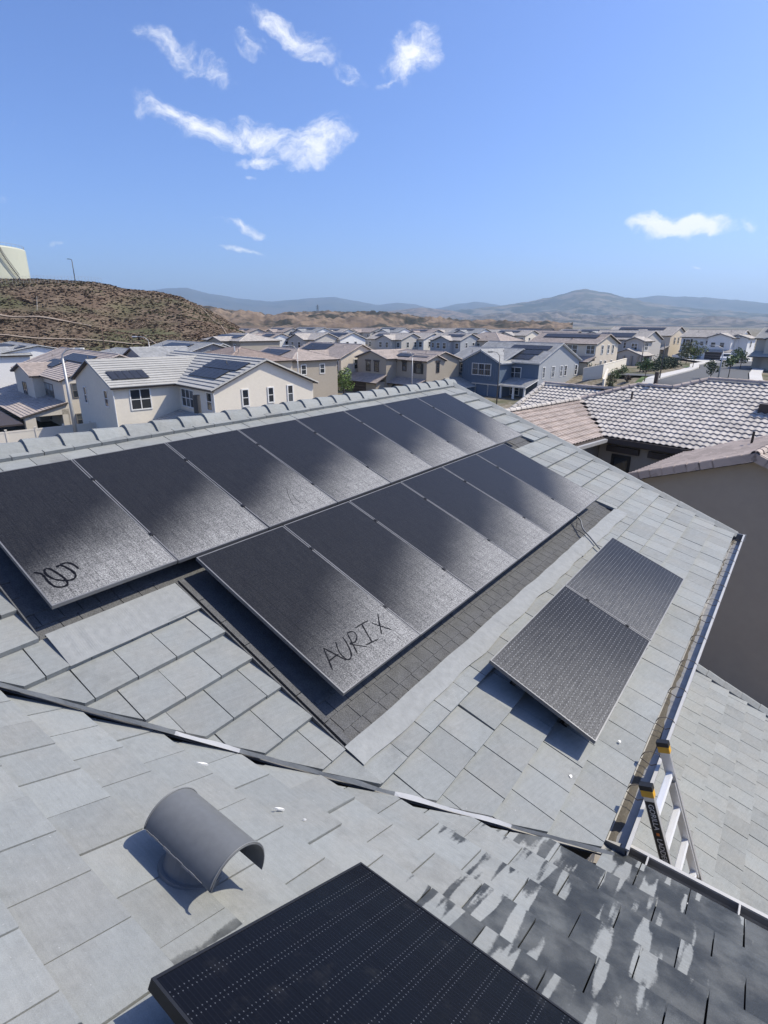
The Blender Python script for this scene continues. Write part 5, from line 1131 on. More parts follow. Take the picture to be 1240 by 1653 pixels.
# writing drawn with a finger in the dust
M_RIDGE = plain('heaped_dust', (.24, .24, .245), .9, 0, .3, 200)
def strokes(panel, name, lines, F, u0, v0, w_=.012, mat=M_CLEAN, edge=False):
    if edge: strokes(panel, name + '_edge', lines, F, u0, v0, w_ * 1.25, M_RIDGE, False)
    m_ = MB(); lay = 0 if not edge else 5
    for ln_ in lines:
        p = [Vector((a - u0, b - v0, 0)) for a, b in ln_]
        if len(p) == 2: p = [p[0] + (p[1] - p[0]) * k_ / 9 + Vector((random.uniform(-1, 1), random.uniform(-1, 1), 0)) * .0015 for k_ in range(10)]
        elif len(p) > 2:      # smooth
            q = []
            for i in range(len(p) - 1):
                a, b, c_, d = p[max(i - 1, 0)], p[i], p[i + 1], p[min(i + 2, len(p) - 1)]
                for k_ in range(6):
                    t = k_ / 6; q.append(.5 * ((2 * b) + (c_ - a) * t + (2 * a - 5 * b + 4 * c_ - d) * t * t + (3 * b - a - 3 * c_ + d) * t ** 3))
            p = q + [p[-1]]
        A, B = [], []; z = -.0012 + lay * .00018; lay += 1
        for i, c_ in enumerate(p):
            d = (p[min(i + 1, len(p) - 1)] - p[max(i - 1, 0)]).normalized(); s_ = Vector((-d.y, d.x, 0)) * w_ / 2 * (1 if 0 < i < len(p) - 1 else .55) * (.95 + .5 * mn.noise(Vector((c_.x * 40, c_.y * 40, lay))) + random.uniform(-.1, .1))
            A.append(c_ + s_ + Vector((0, 0, z + i * 2e-6))); B.append(c_ - s_ + Vector((0, 0, z + i * 2e-6)))
        m_.strip(B, A)
    return m_.build(name, mat, panel, kind='stuff')
LET = {'A': [[[1.292, 3.533], [1.393, 3.33], [1.454, 3.534]], [[1.331, 3.454], [1.451, 3.449]]], 'U': [[[1.525, 3.345], [1.474, 3.43], [1.461, 3.508], [1.484, 3.543], [1.54, 3.51], [1.592, 3.416], [1.616, 3.341]]], 'R': [[[1.681, 3.335], [1.585, 3.543]], [[1.681, 3.335], [1.737, 3.349], [1.727, 3.408], [1.665, 3.443], [1.615, 3.435], [1.71, 3.542]]], 'I': [[[1.874, 3.333], [1.79, 3.531]], [[1.781, 3.334], [1.957, 3.342]], [[1.719, 3.522], [1.866, 3.543]]], 'X': [[[2.103, 3.335], [1.935, 3.521]], [[1.961, 3.381], [2.056, 3.547]]]}
for ch, ls in LET.items():
    ls2 = [[(l[0][0], l[0][1]), (l[1][0], l[1][1])] if len(l) == 2 else l for l in ls]
    if ch == 'A': ls2 = [[l[0], l[1]] if False else l for l in [[ls[0][0], ls[0][1]], [ls[0][1], ls[0][2]], ls[1]]]
    strokes(lo_[0], 'dust_letter', ls2, FP, 1.1977, 1.8955, .0135)
strokes(up_[0], 'dust_squiggle', [[[0.058, 1.447], [0.097, 1.493], [0.098, 1.598], [0.114, 1.67], [0.155, 1.697], [0.195, 1.686], [0.206, 1.622], [0.19, 1.532], [0.166, 1.459], [0.134, 1.455], [0.121, 1.513], [0.146, 1.591], [0.20, 1.64], [.245, 1.655], [0.28, 1.635], [0.291, 1.59], [0.280, 1.529], [0.256, 1.468], [0.228, 1.458], [.224, 1.475]], [[0.251, 1.448], [0.301, 1.456], [0.33, 1.497], [0.34, 1.563]]], FP, .006, .006, .019)
strokes(up_[2], 'dust_scratch', [[[2.777, 1.361], [2.706, 1.459], [2.649, 1.56], [2.605, 1.664]], [[2.756, 1.482], [2.715, 1.58], [2.712, 1.665]]], FP, 2.096, .006, .006)

# conduit from the main array to the pair by the gutter
def cable(name, label, pts, r, mat, sm_=10):
    p = [Vector(q) for q in pts]; q = []
    for i in range(len(p) - 1):
        a, b, c_, d = p[max(i - 1, 0)], p[i], p[i + 1], p[min(i + 2, len(p) - 1)]
        for k_ in range(sm_): t = k_ / sm_; q.append(.5 * ((2 * b) + (c_ - a) * t + (2 * a - 5 * b + 4 * c_ - d) * t * t + (3 * b - a - 3 * c_ + d) * t ** 3))
    q.append(p[-1]); m_ = MB(); o0 = q[0]; m_.tube([v_ - o0 for v_ in q], r, 8); return m_.build(name, mat, None, True, None, o0, label=label, category='cable')
pa = lambda u_, v_, h: FA @ Vector((u_, v_, h))
cable('conduit', 'grey flexible conduit running from the lower row to the small pair of panels', [pa(6.62, 3.66, .04), pa(6.52, 3.80, .06), pa(6.36, 3.92, .03), pa(6.22, 4.10, .03), pa(6.05, 4.30, .035), pa(5.98, 4.45, .03)], .011, plain('grey_conduit', (.16, .165, .17), .55))
cable('cable', 'thin black cable hanging in a loop beside the grey conduit', [pa(6.70, 3.68, .05), pa(6.52, 3.78, .0), pa(6.36, 3.84, -.03), pa(6.33, 3.90, -.02), pa(6.22, 4.02, .02)], .005, M_BLACK)

# hooded vent on the front slope
hv = bpy.data.objects.new('vent_hood', None); COL.objects.link(hv); hc = Vector((-1.345, -2.665, 0)); hv.matrix_basis = FB @ Matrix.Translation(hc); tag(hv, 'grey half round metal vent hood on a short drum, standing on the front tiles', 'vent')
mb = MB(); n_ = 28; Rr = .143
def hood_ring(x, r, flare=0.): return [(x, r * math.cos(math.pi * (1 + 2 * flare) * i / n_ - math.pi * flare) , .110 + r * math.sin(math.pi * (1 + 2 * flare) * i / n_ - math.pi * flare)) for i in range(n_ + 1)]
xs = np.linspace(-.245, .245, 7)
rings = [hood_ring(x, Rr, .02) for x in xs]; rin = [hood_ring(x, Rr - .004, .02) for x in xs]
for a, b in zip(rings, rings[1:]): mb.strip(a, b)
for a, b in zip(rin, rin[1:]): mb.strip(b, a)
mb.strip(rings[0], rin[0][:]) ; mb.strip(rin[-1], rings[-1])
h_ob = mb.build('hood', [plain('hood_paint', (.125, .13, .133), .5, 0, .16, 30)], hv, smooth=True)
for x in (-.238, .238):
    mb = MB(); rg_ = hood_ring(x, Rr + .0022, .02); mb.tube(rg_, .0032, 5); mb.build('hem', M_HOOD, hv, True)
mb = MB(); mb.tube([(-.035, 0, -.04), (-.035, 0, .02), (-.035, 0, .165)], [.128, .122, .120], 28); mb.build('drum', M_HOOD, hv, smooth=False)
mb = MB(); pts = [(-.035 + .142 * math.cos(t), .142 * math.sin(t)) for t in np.linspace(0, 2 * math.pi, 28, endpoint=False)]; mb.prism(pts, -.03, .001); mb.build('flange', M_HOOD, hv)
mb = MB()
for i in range(9):
    x = -.22 + .045 * i; mb.box((x, -Rr - .003, .098 + .003 * (i % 3)), (x + .046, -Rr + .003, .106 + .002 * (i % 2)))
mb.build('mastic_bead', plain('grey_mastic', (.2, .2, .205), .4), hv, kind='stuff')
# vent pipe beyond the ridge
mb = MB(); q = pa(3.47, -1.25, -.25); mb.tube([(0, 0, 0), (0, 0, .26)], .055, 12, False); mb.tube([(0, 0, .26), (0, 0, 0)], .048, 12, False); vp = mb.build('vent_pipe', plain('dark_pipe', (.05, .047, .045), .5), None, False, None, q, label='short dark vent pipe standing just behind the grey ridge', category='vent pipe')
# loose white scraps on the front slope
for i, (n_, v_, sz, lb) in enumerate(((-2.15, -2.02, .075, 'white sliver of debris left of the vent hood near the valley'), (-1.55, -1.92, .06, 'white scrap of mortar above the vent hood'), (-1.40, -1.86, .02, 'tiny white crumb beside the white scrap above the hood'))):
    mb = MB(); mb.prism([(-sz / 2, 0), (-sz * .1, -sz * .12), (sz / 2, -sz * .06), (sz * .3, sz * .1), (0, sz * .13)], .002, .012); mb.build('mortar_scrap', M_WHITE, None, False, FB @ Matrix.Translation((n_, v_, -.012)) @ Matrix.Rotation(.9, 4, 'Z'), None, label=lb, category='debris')
for i, (u_, v_, lb) in enumerate(((2.23, 5.35, 'white splash of dried mortar on the tile beside the ladder'), (2.95, 5.55, 'small white fleck on the tile above the ladder'))):
    mb = MB(); mb.prism([(.018 * math.cos(t) * random.uniform(.5, 1.1), .015 * math.sin(t) * random.uniform(.5, 1.1)) for t in np.linspace(0, 6.28, 11, endpoint=False)], 0, .004); mb.build('mortar_splash', M_WHITE, None, False, FA @ Matrix.Translation((u_, v_, -.004)), None, label=lb, category='debris')

# ------------------------------------------------------------------ ladder leaning on the gutter
lipz = FA @ Vector((0, 5.80, -.03)); outh = Vector((NH.x, NH.y, 0)).normalized()
lp = lambda u_: FA @ Vector((u_, 5.80, -.03)) + outh * .14 + Vector((0, 0, .02))
LD = Vector((outh.x * .36, outh.y * .36, -.933)).normalized(); LNm = Vector((outh.x * .933, outh.y * .933, .36)).normalized()
L0 = lp(2.42) + LNm * .08
lad = bpy.data.objects.new('ladder', None); COL.objects.link(lad)
ML = frame(L0, U, LD, -LNm); tag(lad, 'aluminium folding ladder with yellow capped rails, leaning on the gutter', 'ladder')
LF = 2.75; lad.matrix_basis = ML @ Matrix.Translation((0, LF, 0)); iv = Matrix.Translation((0, -LF, 0))
def rail(x0, y0, y1, w_, d_, z0, name='rail', mat=M_ALU, par=lad):
    m_ = MB(); t = .004
    m_.box((x0, y0, z0), (x0 + w_, y1, z0 + t), iv); m_.box((x0, y0, z0 + t), (x0 + t, y1, z0 + d_), iv); m_.box((x0 + w_ - t, y0, z0 + t), (x0 + w_, y1, z0 + d_), iv); m_.box((x0 + t, y0, z0 + d_ - t), (x0 + w_ - t, y1, z0 + d_), iv)
    return m_.build(name, mat, par)
r_near = rail(-.035, -.22, LF, .034, .075, .0); r_far = rail(.53, -.22, LF, .034, .075, .0)
i_near = rail(.002, .55, 1.6, .026, .06, .008, 'inner_rail'); i_far = rail(.501, .10, .98, .026, .06, .008, 'inner_rail')
m_ = MB(); m_.box((.498, .98, .004), (.530, 1.04, .072), iv); m_.build('foot', M_BLACK, lad); m_ = MB(); m_.box((-.001, 1.6, .004), (.030, 1.66, .072), iv); m_.build('foot', M_BLACK, lad)
for x0 in (-.044, .521):
    m_ = MB(); m_.box((x0, -.255, -.008), (x0 + .052, -.215, .085), iv); m_.build('cap', M_BLACK, lad)
    m_ = MB(); m_.box((x0 + .002, -.215, -.006), (x0 + .050, -.16, .083), iv); m_.build('collar', M_YEL, lad)
y = .02
while y < LF:
    m_ = MB(); m_.box((-.002, y, .018), (.532, y + .034, .060), iv); m_.box((-.002, y + .004, .060), (.532, y + .030, .066), iv); m_.build('rung', M_ALUW, lad); y += .30
for k in range(6):
    m_ = MB(); m_.tube([iv @ Vector((-.0, .34 + k * .30 + .06, .03)), iv @ Vector((.05, .34 + k * .30 + .03, .03))], .012, 8); m_.build('rivet_boss', M_ALU, lad)
# black label strips with lettering on the near rail (face towards the roof and outer face)
for zf, sgn, nm in ((-.0012, -1, 'a'),):
    m_ = MB(); m_.box((-.0362, -.12, .004), (-.0352, 1.2, .071), iv); lb_ = m_.build('label_strip', M_BLACK, r_near)
    m_ = MB(); m_.box((-.0335, -.12, .0752), (-.0025, 1.2, .0762), iv); m_.build('label_strip', M_BLACK, r_near)
def text(body, size, M, par, mat, name='lettering'):
    cu = bpy.data.curves.new(name, 'FONT'); cu.body = body; cu.size = size; cu.extrude = .0004; cu.align_x = 'LEFT'; cu.align_y = 'CENTER'; cu.materials.append(mat)
    o = bpy.data.objects.new(name, cu); me = bpy.data.meshes.new_from_object(o); bpy.data.objects.remove(o); me.materials.clear(); me.materials.append(mat)
    o = bpy.data.objects.new(name, me); COL.objects.link(o); o.parent = par; o.matrix_basis = M; return o
# side face (normal -u): text runs down the rail
MT = lambda y_: iv @ frame(Vector((-.0368, y_, .037)), Vector((0, 1, 0)), Vector((0, 0, 1)) * 1, Vector((1, 0, 0)) * 1)
def side_text(body, y_, size, mat):
    return text(body, size, iv @ frame(Vector((-.0368, y_, .037)), Vector((0, 1, 0)), Vector((0, 0, -1)), Vector((-1, 0, 0))), r_near, mat)
side_text('GORILLA', -.10, .054, M_LETTER); side_text('LADDERS', .19, .054, M_LETTER)
m_ = MB(); m_.box((-.0372, .142, .026), (-.0364, .166, .048), iv); m_.build('emblem', M_ORANGE, r_near); m_ = MB(); m_.box((-.0372, .48, .004), (-.0364, .495, .071), iv); m_.build('emblem', M_ORANGE, r_near)

# ------------------------------------------------------------------ lamps, poles, tank
M_GALVP = plain('galvanised_pole', (.40, .40, .40), .5, .4, .1, 8); M_DPOLE = plain('dark_pole', (.07, .065, .06), .5, .2, .1)
def street_lamp(x, y, z0, ztop, arm, label, mat=M_GALVP, r=.10, grp='street lamps'):
    o = empty('street_lamp', (x, y, z0), 0, label=label, category='street lamp', group=grp); h = ztop - z0
    mb = MB(); mb.tube([(0, 0, 0), (0, 0, h * .5), (0, 0, h)], [r, r * .8, r * .55], 10); mb.build('pole', mat, o, True)
    a = Vector((arm[0], arm[1], 0)); up = Vector((0, 0, 1)); path = [Vector((0, 0, h - .3)), Vector((0, 0, h)), a * .06 + up * (h + .35), a * .35 + up * (h + .72), a * .7 + up * (h + .82), a + up * (h + .84)]
    mb = MB(); mb.tube(path, [r * .5, r * .45, r * .4, r * .38, r * .36, r * .36], 8); mb.build('arm', mat, o, True)
    d = a.normalized(); s_ = Vector((-d.y, d.x, 0)); e = a + up * (h + .84)
    mb = MB(); M = frame(e, d, s_, up); mb.prism([(-.05, -.10), (.35, -.15), (.62, -.12), (.68, 0), (.62, .12), (.35, .15), (-.05, .10)], -.07, .05, M); mb.build('lamp_head', M_WHITE if mat is M_GALVP else mat, o)
    mb = MB(); mb.box((.1, -.09, -.10), (.55, .09, -.072), M); mb.build('lens', M_BLIND, o)
    return o
def onaz(az, D): return (math.sin(R(az)) * D, math.cos(R(az)) * D)
p = onaz(-29.65, 58); street_lamp(*p, .4, 8.9, (1.1, .45), 'tall grey street lamp in front of the porch house at the far left', r=.19)
q = W(-62.75, 64.5, 0); street_lamp(q.x, q.y, .5, 6.9, (-.9, .1), 'white street lamp before the taupe house', M_GALVP, .11)
q = W(-46.5, 65.1, 0); street_lamp(q.x, q.y, .3, 7.5, (-1.0, .35), 'thin dark street lamp before the blue house', M_DPOLE, .10)
q = W(-62.0, 42.2, 0); street_lamp(q.x, q.y, .5, 8.4, (-1.1, -.2), 'pale street lamp behind the big cream house', M_GALVP, .09)
q = W(-88, 33, 0); street_lamp(q.x, q.y, .8, 9.1, (-1.6, -.3), 'grey street lamp before the blue grey gable at the foot of the hill', M_GALVP, .11)
street_lamp(50.4, 84.8, gh(50.4, 84.8), 8.3, (-2.0, .7), 'grey street lamp with long curved arm beside the street on the right', M_GALVP, .12)
for (x, y, zt, lb) in ((41.9, 85.5, 9.4, 'bare dark pole beside the lawn strip on the right'), (46.0, 101.5, 9.2, 'bare thin pole before the porch gable house')):
    mb = MB(); z0 = gh(x, y); mb.tube([(0, 0, 0), (0, 0, zt - z0)], [.10, .06], 8); mb.build('utility_pole', M_DPOLE, None, True, None, (x, y, z0), label=lb, category='pole')
q = onaz(-26.2, 165); mb = MB(); mb.tube([(0, 0, -1), (0, 0, 6.5)], [.16, .12], 8); mb.build('utility_pole', plain('wood_pole', (.17, .11, .075), .9), None, True, None, (q[0], q[1], hill_z(-26.2, 165)), label='brown wooden pole at the foot of the brush hill', category='pole')
# hilltop lamp
q = onaz(-27.65, 243); z0 = hill_z(-27.65, 243); o = empty('street_lamp', (q[0], q[1], z0 - .3), 0, label='thin dark lamp pole on the hilltop right of the water tank', category='street lamp')
mb = MB(); mb.tube([(0, 0, 0), (0, 0, 7.4)], [.17, .13], 8); mb.build('pole', M_DPOLE, o, True); mb = MB(); mb.tube([(0, 0, 7.3), (-.2, 0, 7.6), (-1.2, 0, 7.7)], .10, 6); mb.box((-1.6, -.2, 7.62), (-.9, .2, 7.8)); mb.build('lamp_head', M_DPOLE, o)
# water tank
TD = 262.; q = onaz(-34.65, TD); Rt = math.tan(R(34.65 - 30.85)) * TD * .985
tz0, tz1 = 12 + math.tan(R(3.15)) * TD, 12 + math.tan(R(5.46)) * TD
tk = empty('water_tank', (q[0], q[1], tz0 - 1), 0, label='large pale green steel water tank on the hilltop at the left edge', category='water tank')
M_TANK = plain('tank_paint', (.44, .45, .36), .6, 0, .06, .6); mb = MB(); n_ = 64; H_ = tz1 - tz0 + 1
ring = lambda r, z: [(r * math.cos(2 * math.pi * i / n_), r * math.sin(2 * math.pi * i / n_), z) for i in range(n_ + 1)]
prof = [(Rt * 1.0, 0), (Rt, H_ * .3), (Rt, H_ * .62), (Rt, H_ * .95), (Rt * .99, H_ * .985), (Rt * .95, H_ * 1.0)]
for (r0, z0), (r1_, z1) in zip(prof, prof[1:]): mb.strip(ring(r0, z0), ring(r1_, z1))
mb.build('shell', M_TANK, tk, True)
mb = MB(); mb.strip(ring(Rt * .955, H_ * 1.0), ring(Rt * .5, H_ * 1.03)); mb.strip(ring(Rt * .5, H_ * 1.03), ring(.05, H_ * 1.045)); mb.build('tank_roof', M_TANK, tk, True)
mb = MB()
for a in np.linspace(0, 2 * math.pi, 48, endpoint=False): mb.tube([(Rt * .98 * math.cos(a), Rt * .98 * math.sin(a), H_ * .99), (Rt * .98 * math.cos(a), Rt * .98 * math.sin(a), H_ * .99 + 1.0)], .04, 4)
rr_ = [(Rt * .98 * math.cos(a), Rt * .98 * math.sin(a), H_ * .99 + 1.0) for a in np.linspace(0, 2 * math.pi, 49)]; mb.tube(rr_, .05, 4); mb.build('guard_rail', M_GALVP, tk, kind='stuff')
mb = MB(); aa = math.atan2(-q[1], -q[0]) + .48
def tp(a, r, z): return Vector((r * math.cos(a), r * math.sin(a), z))
for k in range(24): z = H_ * (.1 + .85 * k / 24); a = aa + .32 * (1 - k / 24) ** 1.4; mb.tube([tp(a, Rt + .1, z), tp(a, Rt + 1.1, z)], .08, 4)
mb.tube([tp(aa + .32 * (1 - k / 24) ** 1.4, Rt + 1.1, H_ * (.1 + .85 * k / 24)) for k in range(25)], .16, 5); mb.tube([tp(aa + .32 * (1 - k / 24) ** 1.4, Rt + 1.1, H_ * (.1 + .85 * k / 24) + 1.1) for k in range(25)], .10, 5); mb.build('stair', M_DPOLE, tk)
# chain-link fence on the hilltop
fo = None; mb = MB(); mbw = MB(); pts = []
for i in range(34):
    az = -34 + (8.4) * i / 33; D = 236 - 3 * math.sin(i * .15); x, y = onaz(az, D); z = hill_z(az, D); pts.append(Vector((x, y, z)))
o = pts[0]; fo = empty('chain_link_fence', o, 0, label='thin chain-link fence along the hilltop below the water tank', category='fence')
for p_ in pts: m_ = MB(); m_.tube([p_ - o - Vector((0, 0, .4)), p_ - o + Vector((0, 0, 2.3))], .03, 5); m_.build('post', M_GALVP, fo)
for hgt in (.15, .6, 1.05, 1.5, 1.95, 2.25): mbw.tube([p_ - o + Vector((0, 0, hgt)) for p_ in pts], .010 if hgt < 2.2 else .02, 4)
mbw.build('fence_wire', M_GALVP, fo, kind='stuff')
# lattice pylon on the far tan hills
q = polar(-6.6, .86, 880); mb = MB(); Hp = 12.5
for sx, sy in ((-1, -1), (1, -1), (1, 1), (-1, 1)): mb.tube([(sx * 1.8, sy * 1.8, -3), (sx * .35, sy * .35, Hp)], .22, 4)
for k in range(6):
    z = k * 2; w0 = 1.8 - 1.45 * (z + 3) / (Hp + 3); w1 = 1.8 - 1.45 * (z + 5) / (Hp + 3)
    mb.tube([(-w0, -w0, z), (w1, -w1, z + 2)], .12, 4); mb.tube([(w0, -w0, z), (-w1, -w1, z + 2)], .12, 4)
for z in (8, 10.5): mb.tube([(-2.6, 0, z), (2.6, 0, z)], .18, 4)
mb.build('pylon', plain('dark_lattice_steel', (.10, .11, .12), .6), None, False, None, q, label='tiny lattice power pylon on the tan hills left of centre', category='pylon')

# white vinyl fence at the far left
M_VINYL = plain('cream_vinyl', (.66, .61, .53), .5, 0, .04, 4)
fe = W(-60.6, 3, .4); fo = empty('vinyl_fence', fe, LROT, label='cream vinyl privacy fence of wide panels in front of the porch house', category='fence')
for i in range(9):
    m_ = MB(); m_.box((-.07, 2.4 * i - 4 - .07, 0), (.07, 2.4 * i - 4 + .07, 2.05)); m_.prism([(-.10, 2.4 * i - 4 - .10), (.10, 2.4 * i - 4 - .10), (.10, 2.4 * i - 4 + .10), (-.10, 2.4 * i - 4 + .10)], 2.05, 2.12); m_.build('post', M_VINYL, fo)
    if i < 8:
        m_ = MB(); m_.box((-.025, 2.4 * i - 4 + .07, .05), (.025, 2.4 * i - 4 + 2.33, 1.88)); m_.box((-.045, 2.4 * i - 4 + .07, 1.80), (.045, 2.4 * i - 4 + 2.33, 1.95))
        m_.build('fence_panel', M_VINYL, fo)

# ------------------------------------------------------------------ cars
M_GLASSC = plain('car_glass', (.015, .018, .022), .08, 0, .1, 2, .8); M_TYRE = plain('tyre_rubber', (.02, .02, .02), .9); M_RIM = plain('wheel_rim', (.45, .45, .46), .4, .6)
M_TAIL = plain('tail_lamp', (.25, .012, .012), .3); M_HEADL = plain('headlamp', (.7, .7, .72), .2)
def car(x, y, rz, paint, label, kind='car', grp='parked vehicles at the far end of the street'):
    o = empty(kind, (x, y, gh(x, y) + .32), rz, label=label, category='car' if kind != 'pickup_truck' else 'truck', group=grp)
    Lc, Wc = (4.6, 1.85) if kind == 'car' else (4.9, 1.98) if kind == 'suv' else (5.6, 2.0)
    if kind == 'car': low = [(-2.3, .38), (-2.25, .78), (-1.5, .93), (1.2, .98), (2.15, .92), (2.3, .6), (2.25, .3), (-2.2, .3)]; cab = [(-1.15, .92), (-.45, 1.42), (.9, 1.44), (1.75, .97)]
    elif kind == 'suv': low = [(-2.45, .45), (-2.4, .95), (-1.5, 1.10), (2.3, 1.12), (2.42, .9), (2.4, .42), (-2.3, .38)]; cab = [(-1.35, 1.08), (-.65, 1.74), (1.9, 1.76), (2.32, 1.1)]
    else: low = [(-2.8, .5), (-2.75, 1.0), (-1.6, 1.14), (.7, 1.16), (.72, 1.12), (2.75, 1.12), (2.8, .5), (-2.6, .45)]; cab = [(-1.4, 1.12), (-.75, 1.80), (.45, 1.80), (.75, 1.14)]
    Mv = frame(Vector((0, 0, 0)), Vector((1, 0, 0)), Vector((0, 0, 1)), Vector((0, -1, 0)))
    def loft(poly, w0, w1, ins):
        m_ = MB(); k = len(poly); cx_ = sum(p_[0] for p_ in poly) / k; cy_ = sum(p_[1] for p_ in poly) / k
        rings = [(-w0, ins), (-w1, 1), (w1, 1), (w0, ins)]; vs_ = [Vector((cx_ + (p_[0] - cx_) * s_, w_, cy_ + (p_[1] - cy_) * s_)) for w_, s_ in rings for p_ in poly]
        fs_ = [tuple(range(k)), tuple(range(4 * k - 1, 3 * k - 1, -1))] + [(r * k + i, (r + 1) * k + i, (r + 1) * k + (i + 1) % k, r * k + (i + 1) % k) for r in range(3) for i in range(k)]
        m_.add(vs_, [tuple(reversed(f)) for f in fs_]); return m_
    loft(low, Wc / 2, Wc / 2 - .08, .95).build('body', paint, o)
    loft(cab, Wc / 2 - .22, Wc / 2 - .14, .96).build('cabin', paint, o)
    m_ = MB(); k = cab
    for s_ in (-1, 1):
        yy = s_ * (Wc / 2 - .165); q_ = [(k[0][0] + .22, k[0][1] + .05), (k[1][0] + .06, k[1][1] - .08), (k[2][0] - .06, k[2][1] - .08), (k[3][0] - .2, k[3][1] + .05)]
        m_.add([Vector((p_[0], yy, p_[1])) for p_ in q_] + [Vector((p_[0], yy - s_ * .05, p_[1])) for p_ in q_], [(0, 1, 2, 3), (7, 6, 5, 4), (0, 3, 7, 4), (1, 5, 6, 2)])
    m_.build('side_window', M_GLASSC, o)
    for (a, b) in ((k[0], k[1]), (k[3], k[2])):
        m_ = MB(); d = Vector((b[0] - a[0], 0, b[1] - a[1])); n_ = Vector((-d.z, 0, d.x)).normalized() * (.014 if a is k[0] else -.014); w_ = Wc / 2 - .26
        A = [Vector((a[0], s_ * w_, a[1])) + d * t + n_ for t, s_ in ((.12, -1), (.12, 1), (.9, 1), (.9, -1))]; m_.add(A + [v_ - n_ * 3 for v_ in A], [(0, 1, 2, 3), (7, 6, 5, 4), (0, 4, 5, 1), (2, 6, 7, 3)]); m_.build('windscreen', M_GLASSC, o)
    for sx in (-1, 1):
        for s_ in (-1, 1):
            m_ = MB(); cx_ = sx * Lc * .31; yw = s_ * (Wc / 2 - .12); m_.tube([(cx_, yw - .11, .34), (cx_, yw + .11, .34)], .34, 16); wl = m_.build('wheel', M_TYRE, o); m_ = MB(); m_.tube([(cx_, yw + s_ * .105, .34), (cx_, yw + s_ * .122, .34)], .20, 12); m_.build('rim', M_RIM, wl)
    for s_ in (-1, 1):
        m_ = MB(); m_.box((low[0][0] - .01, s_ * .62 - .18, .66), (low[0][0] + .10, s_ * .62 + .18, .80)); m_.build('headlight', M_HEADL, o)
        m_ = MB(); m_.box((-low[0][0] - .10, s_ * .68 - .14, .72), (-low[0][0] + .01, s_ * .68 + .14, .9)); m_.build('tail_light', M_TAIL, o)
    return o
PW_ = plain('white_car_paint', (.72, .72, .72), .25, 0, .02); PD_ = plain('dark_car_paint', (.05, .055, .065), .22, 0, .02); PB_ = plain('blue_car_paint', (.04, .07, .14), .22, 0, .02); PS_ = plain('silver_car_paint', (.45, .46, .47), .28, .3, .02)
car(71.8, 136.6, 2.3, PW_, 'white car on the drive beside the dark hedge', 'car'); car(73.6, 138.6, 2.3, PS_, 'silver car behind the white car on the drive', 'car')
car(76.8, 127.9, 1.0, PW_, 'white high sided car before the double garage', 'suv'); car(77.5, 124.2, .55, PD_, 'dark car at the kerb before the white house', 'car')
car(78.6, 116.9, .6, PW_, 'white pickup truck at the right kerb above the pale roof', 'pickup_truck'); car(82.5, 119.0, .6, PB_, 'blue car at the right picture edge behind the white truck', 'car')

# ------------------------------------------------------------------ trees and shrubs
def leaf_mat(name, c1, c2):
    m, t, b = nmat(name); g = nd(t, 'ShaderNodeNewGeometry'); a = mixrgb(t, mrange(t, noise(t, g.outputs['Position'], 1.7, 3), .35, .65), c1, c2)
    t.links.new(a, b.inputs['Base Color']); b.inputs['Roughness'].default_value = .7; return m
LF_G = leaf_mat('green_leaves', (.06, .10, .028), (.105, .15, .05)); LF_D = leaf_mat('dark_leaves', (.022, .042, .016), (.045, .07, .028)); LF_Y = leaf_mat('dry_leaves', (.13, .12, .055), (.08, .10, .04)); LF_B = leaf_mat('reddish_leaves', (.10, .06, .045), (.06, .06, .035))
M_BARK = plain('bark', (.10, .075, .055), .95, 0, .3, 6)
def crown(mb, c, r, n, ls, seed, squash=.85):
    rg = np.random.default_rng(seed); lobes = [Vector(c)] + [Vector(c) + Vector(rg.normal(0, .5, 3)) * r * .75 for _ in range(7)]
    for i in range(n):
        l = lobes[rg.integers(len(lobes))]; d = Vector(rg.normal(0, 1, 3)).normalized() * (r * .55 * rg.uniform(.3, 1) ** .5); p_ = l + Vector((d.x, d.y, d.z * squash))
        a = Vector(rg.normal(0, 1, 3)).normalized(); b = a.cross(Vector(rg.normal(0, 1, 3))).normalized(); s_ = ls * rg.uniform(.6, 1.3)
        mb.add([p_ - a * s_, p_ + b * s_ * .6, p_ + a * s_, p_ - b * s_ * .6], [(0, 1, 2, 3)])
def tree(x, y, z, h, r, mat, label, seed, n=420, ls=.16, grp=None, cat='tree', tr=.07):
    o = empty('tree', (x, y, z), 0, label=label, category=cat, group=grp); mb = MB(); mb.tube([(0, 0, -.2), (.05, .03, h * .35), (.02, .0, h * .7)], [tr, tr * .8, tr * .45], 7)
    rg = np.random.default_rng(seed + 50)
    for k in range(5):
        a = k * 1.3 + rg.uniform(0, .6); mb.tube([(.03, 0, h * (.38 + .05 * k)), (math.cos(a) * r * .35, math.sin(a) * r * .35, h * (.55 + .05 * k)), (math.cos(a) * r * .6, math.sin(a) * r * .6, h * (.66 + .05 * k))], [tr * .45, tr * .3, tr * .12], 5)
    mb.build('trunk', M_BARK, o, True); mb = MB(); crown(mb, (0, 0, h * .70), r, n, ls, seed); mb.build('crown', mat, o); return o
def shrub(x, y, z, r, h, mat, label, seed, n=260, ls=.13, grp=None):
    o = empty('shrub', (x, y, z), 0, label=label, category='shrub', group=grp); mb = MB()
    for k in range(6): a = k * 1.05; mb.tube([(0, 0, -.1), (math.cos(a) * r * .5, math.sin(a) * r * .5, h * .8)], [.04, .015], 5)
    mb.build('stems', M_BARK, o); mb = MB(); crown(mb, (0, 0, h * .5), r, n, ls, seed, h / r * .7); mb.build('foliage', mat, o); return o
gt = lambda x, y: gh(x, y)
GT = 'young street trees'
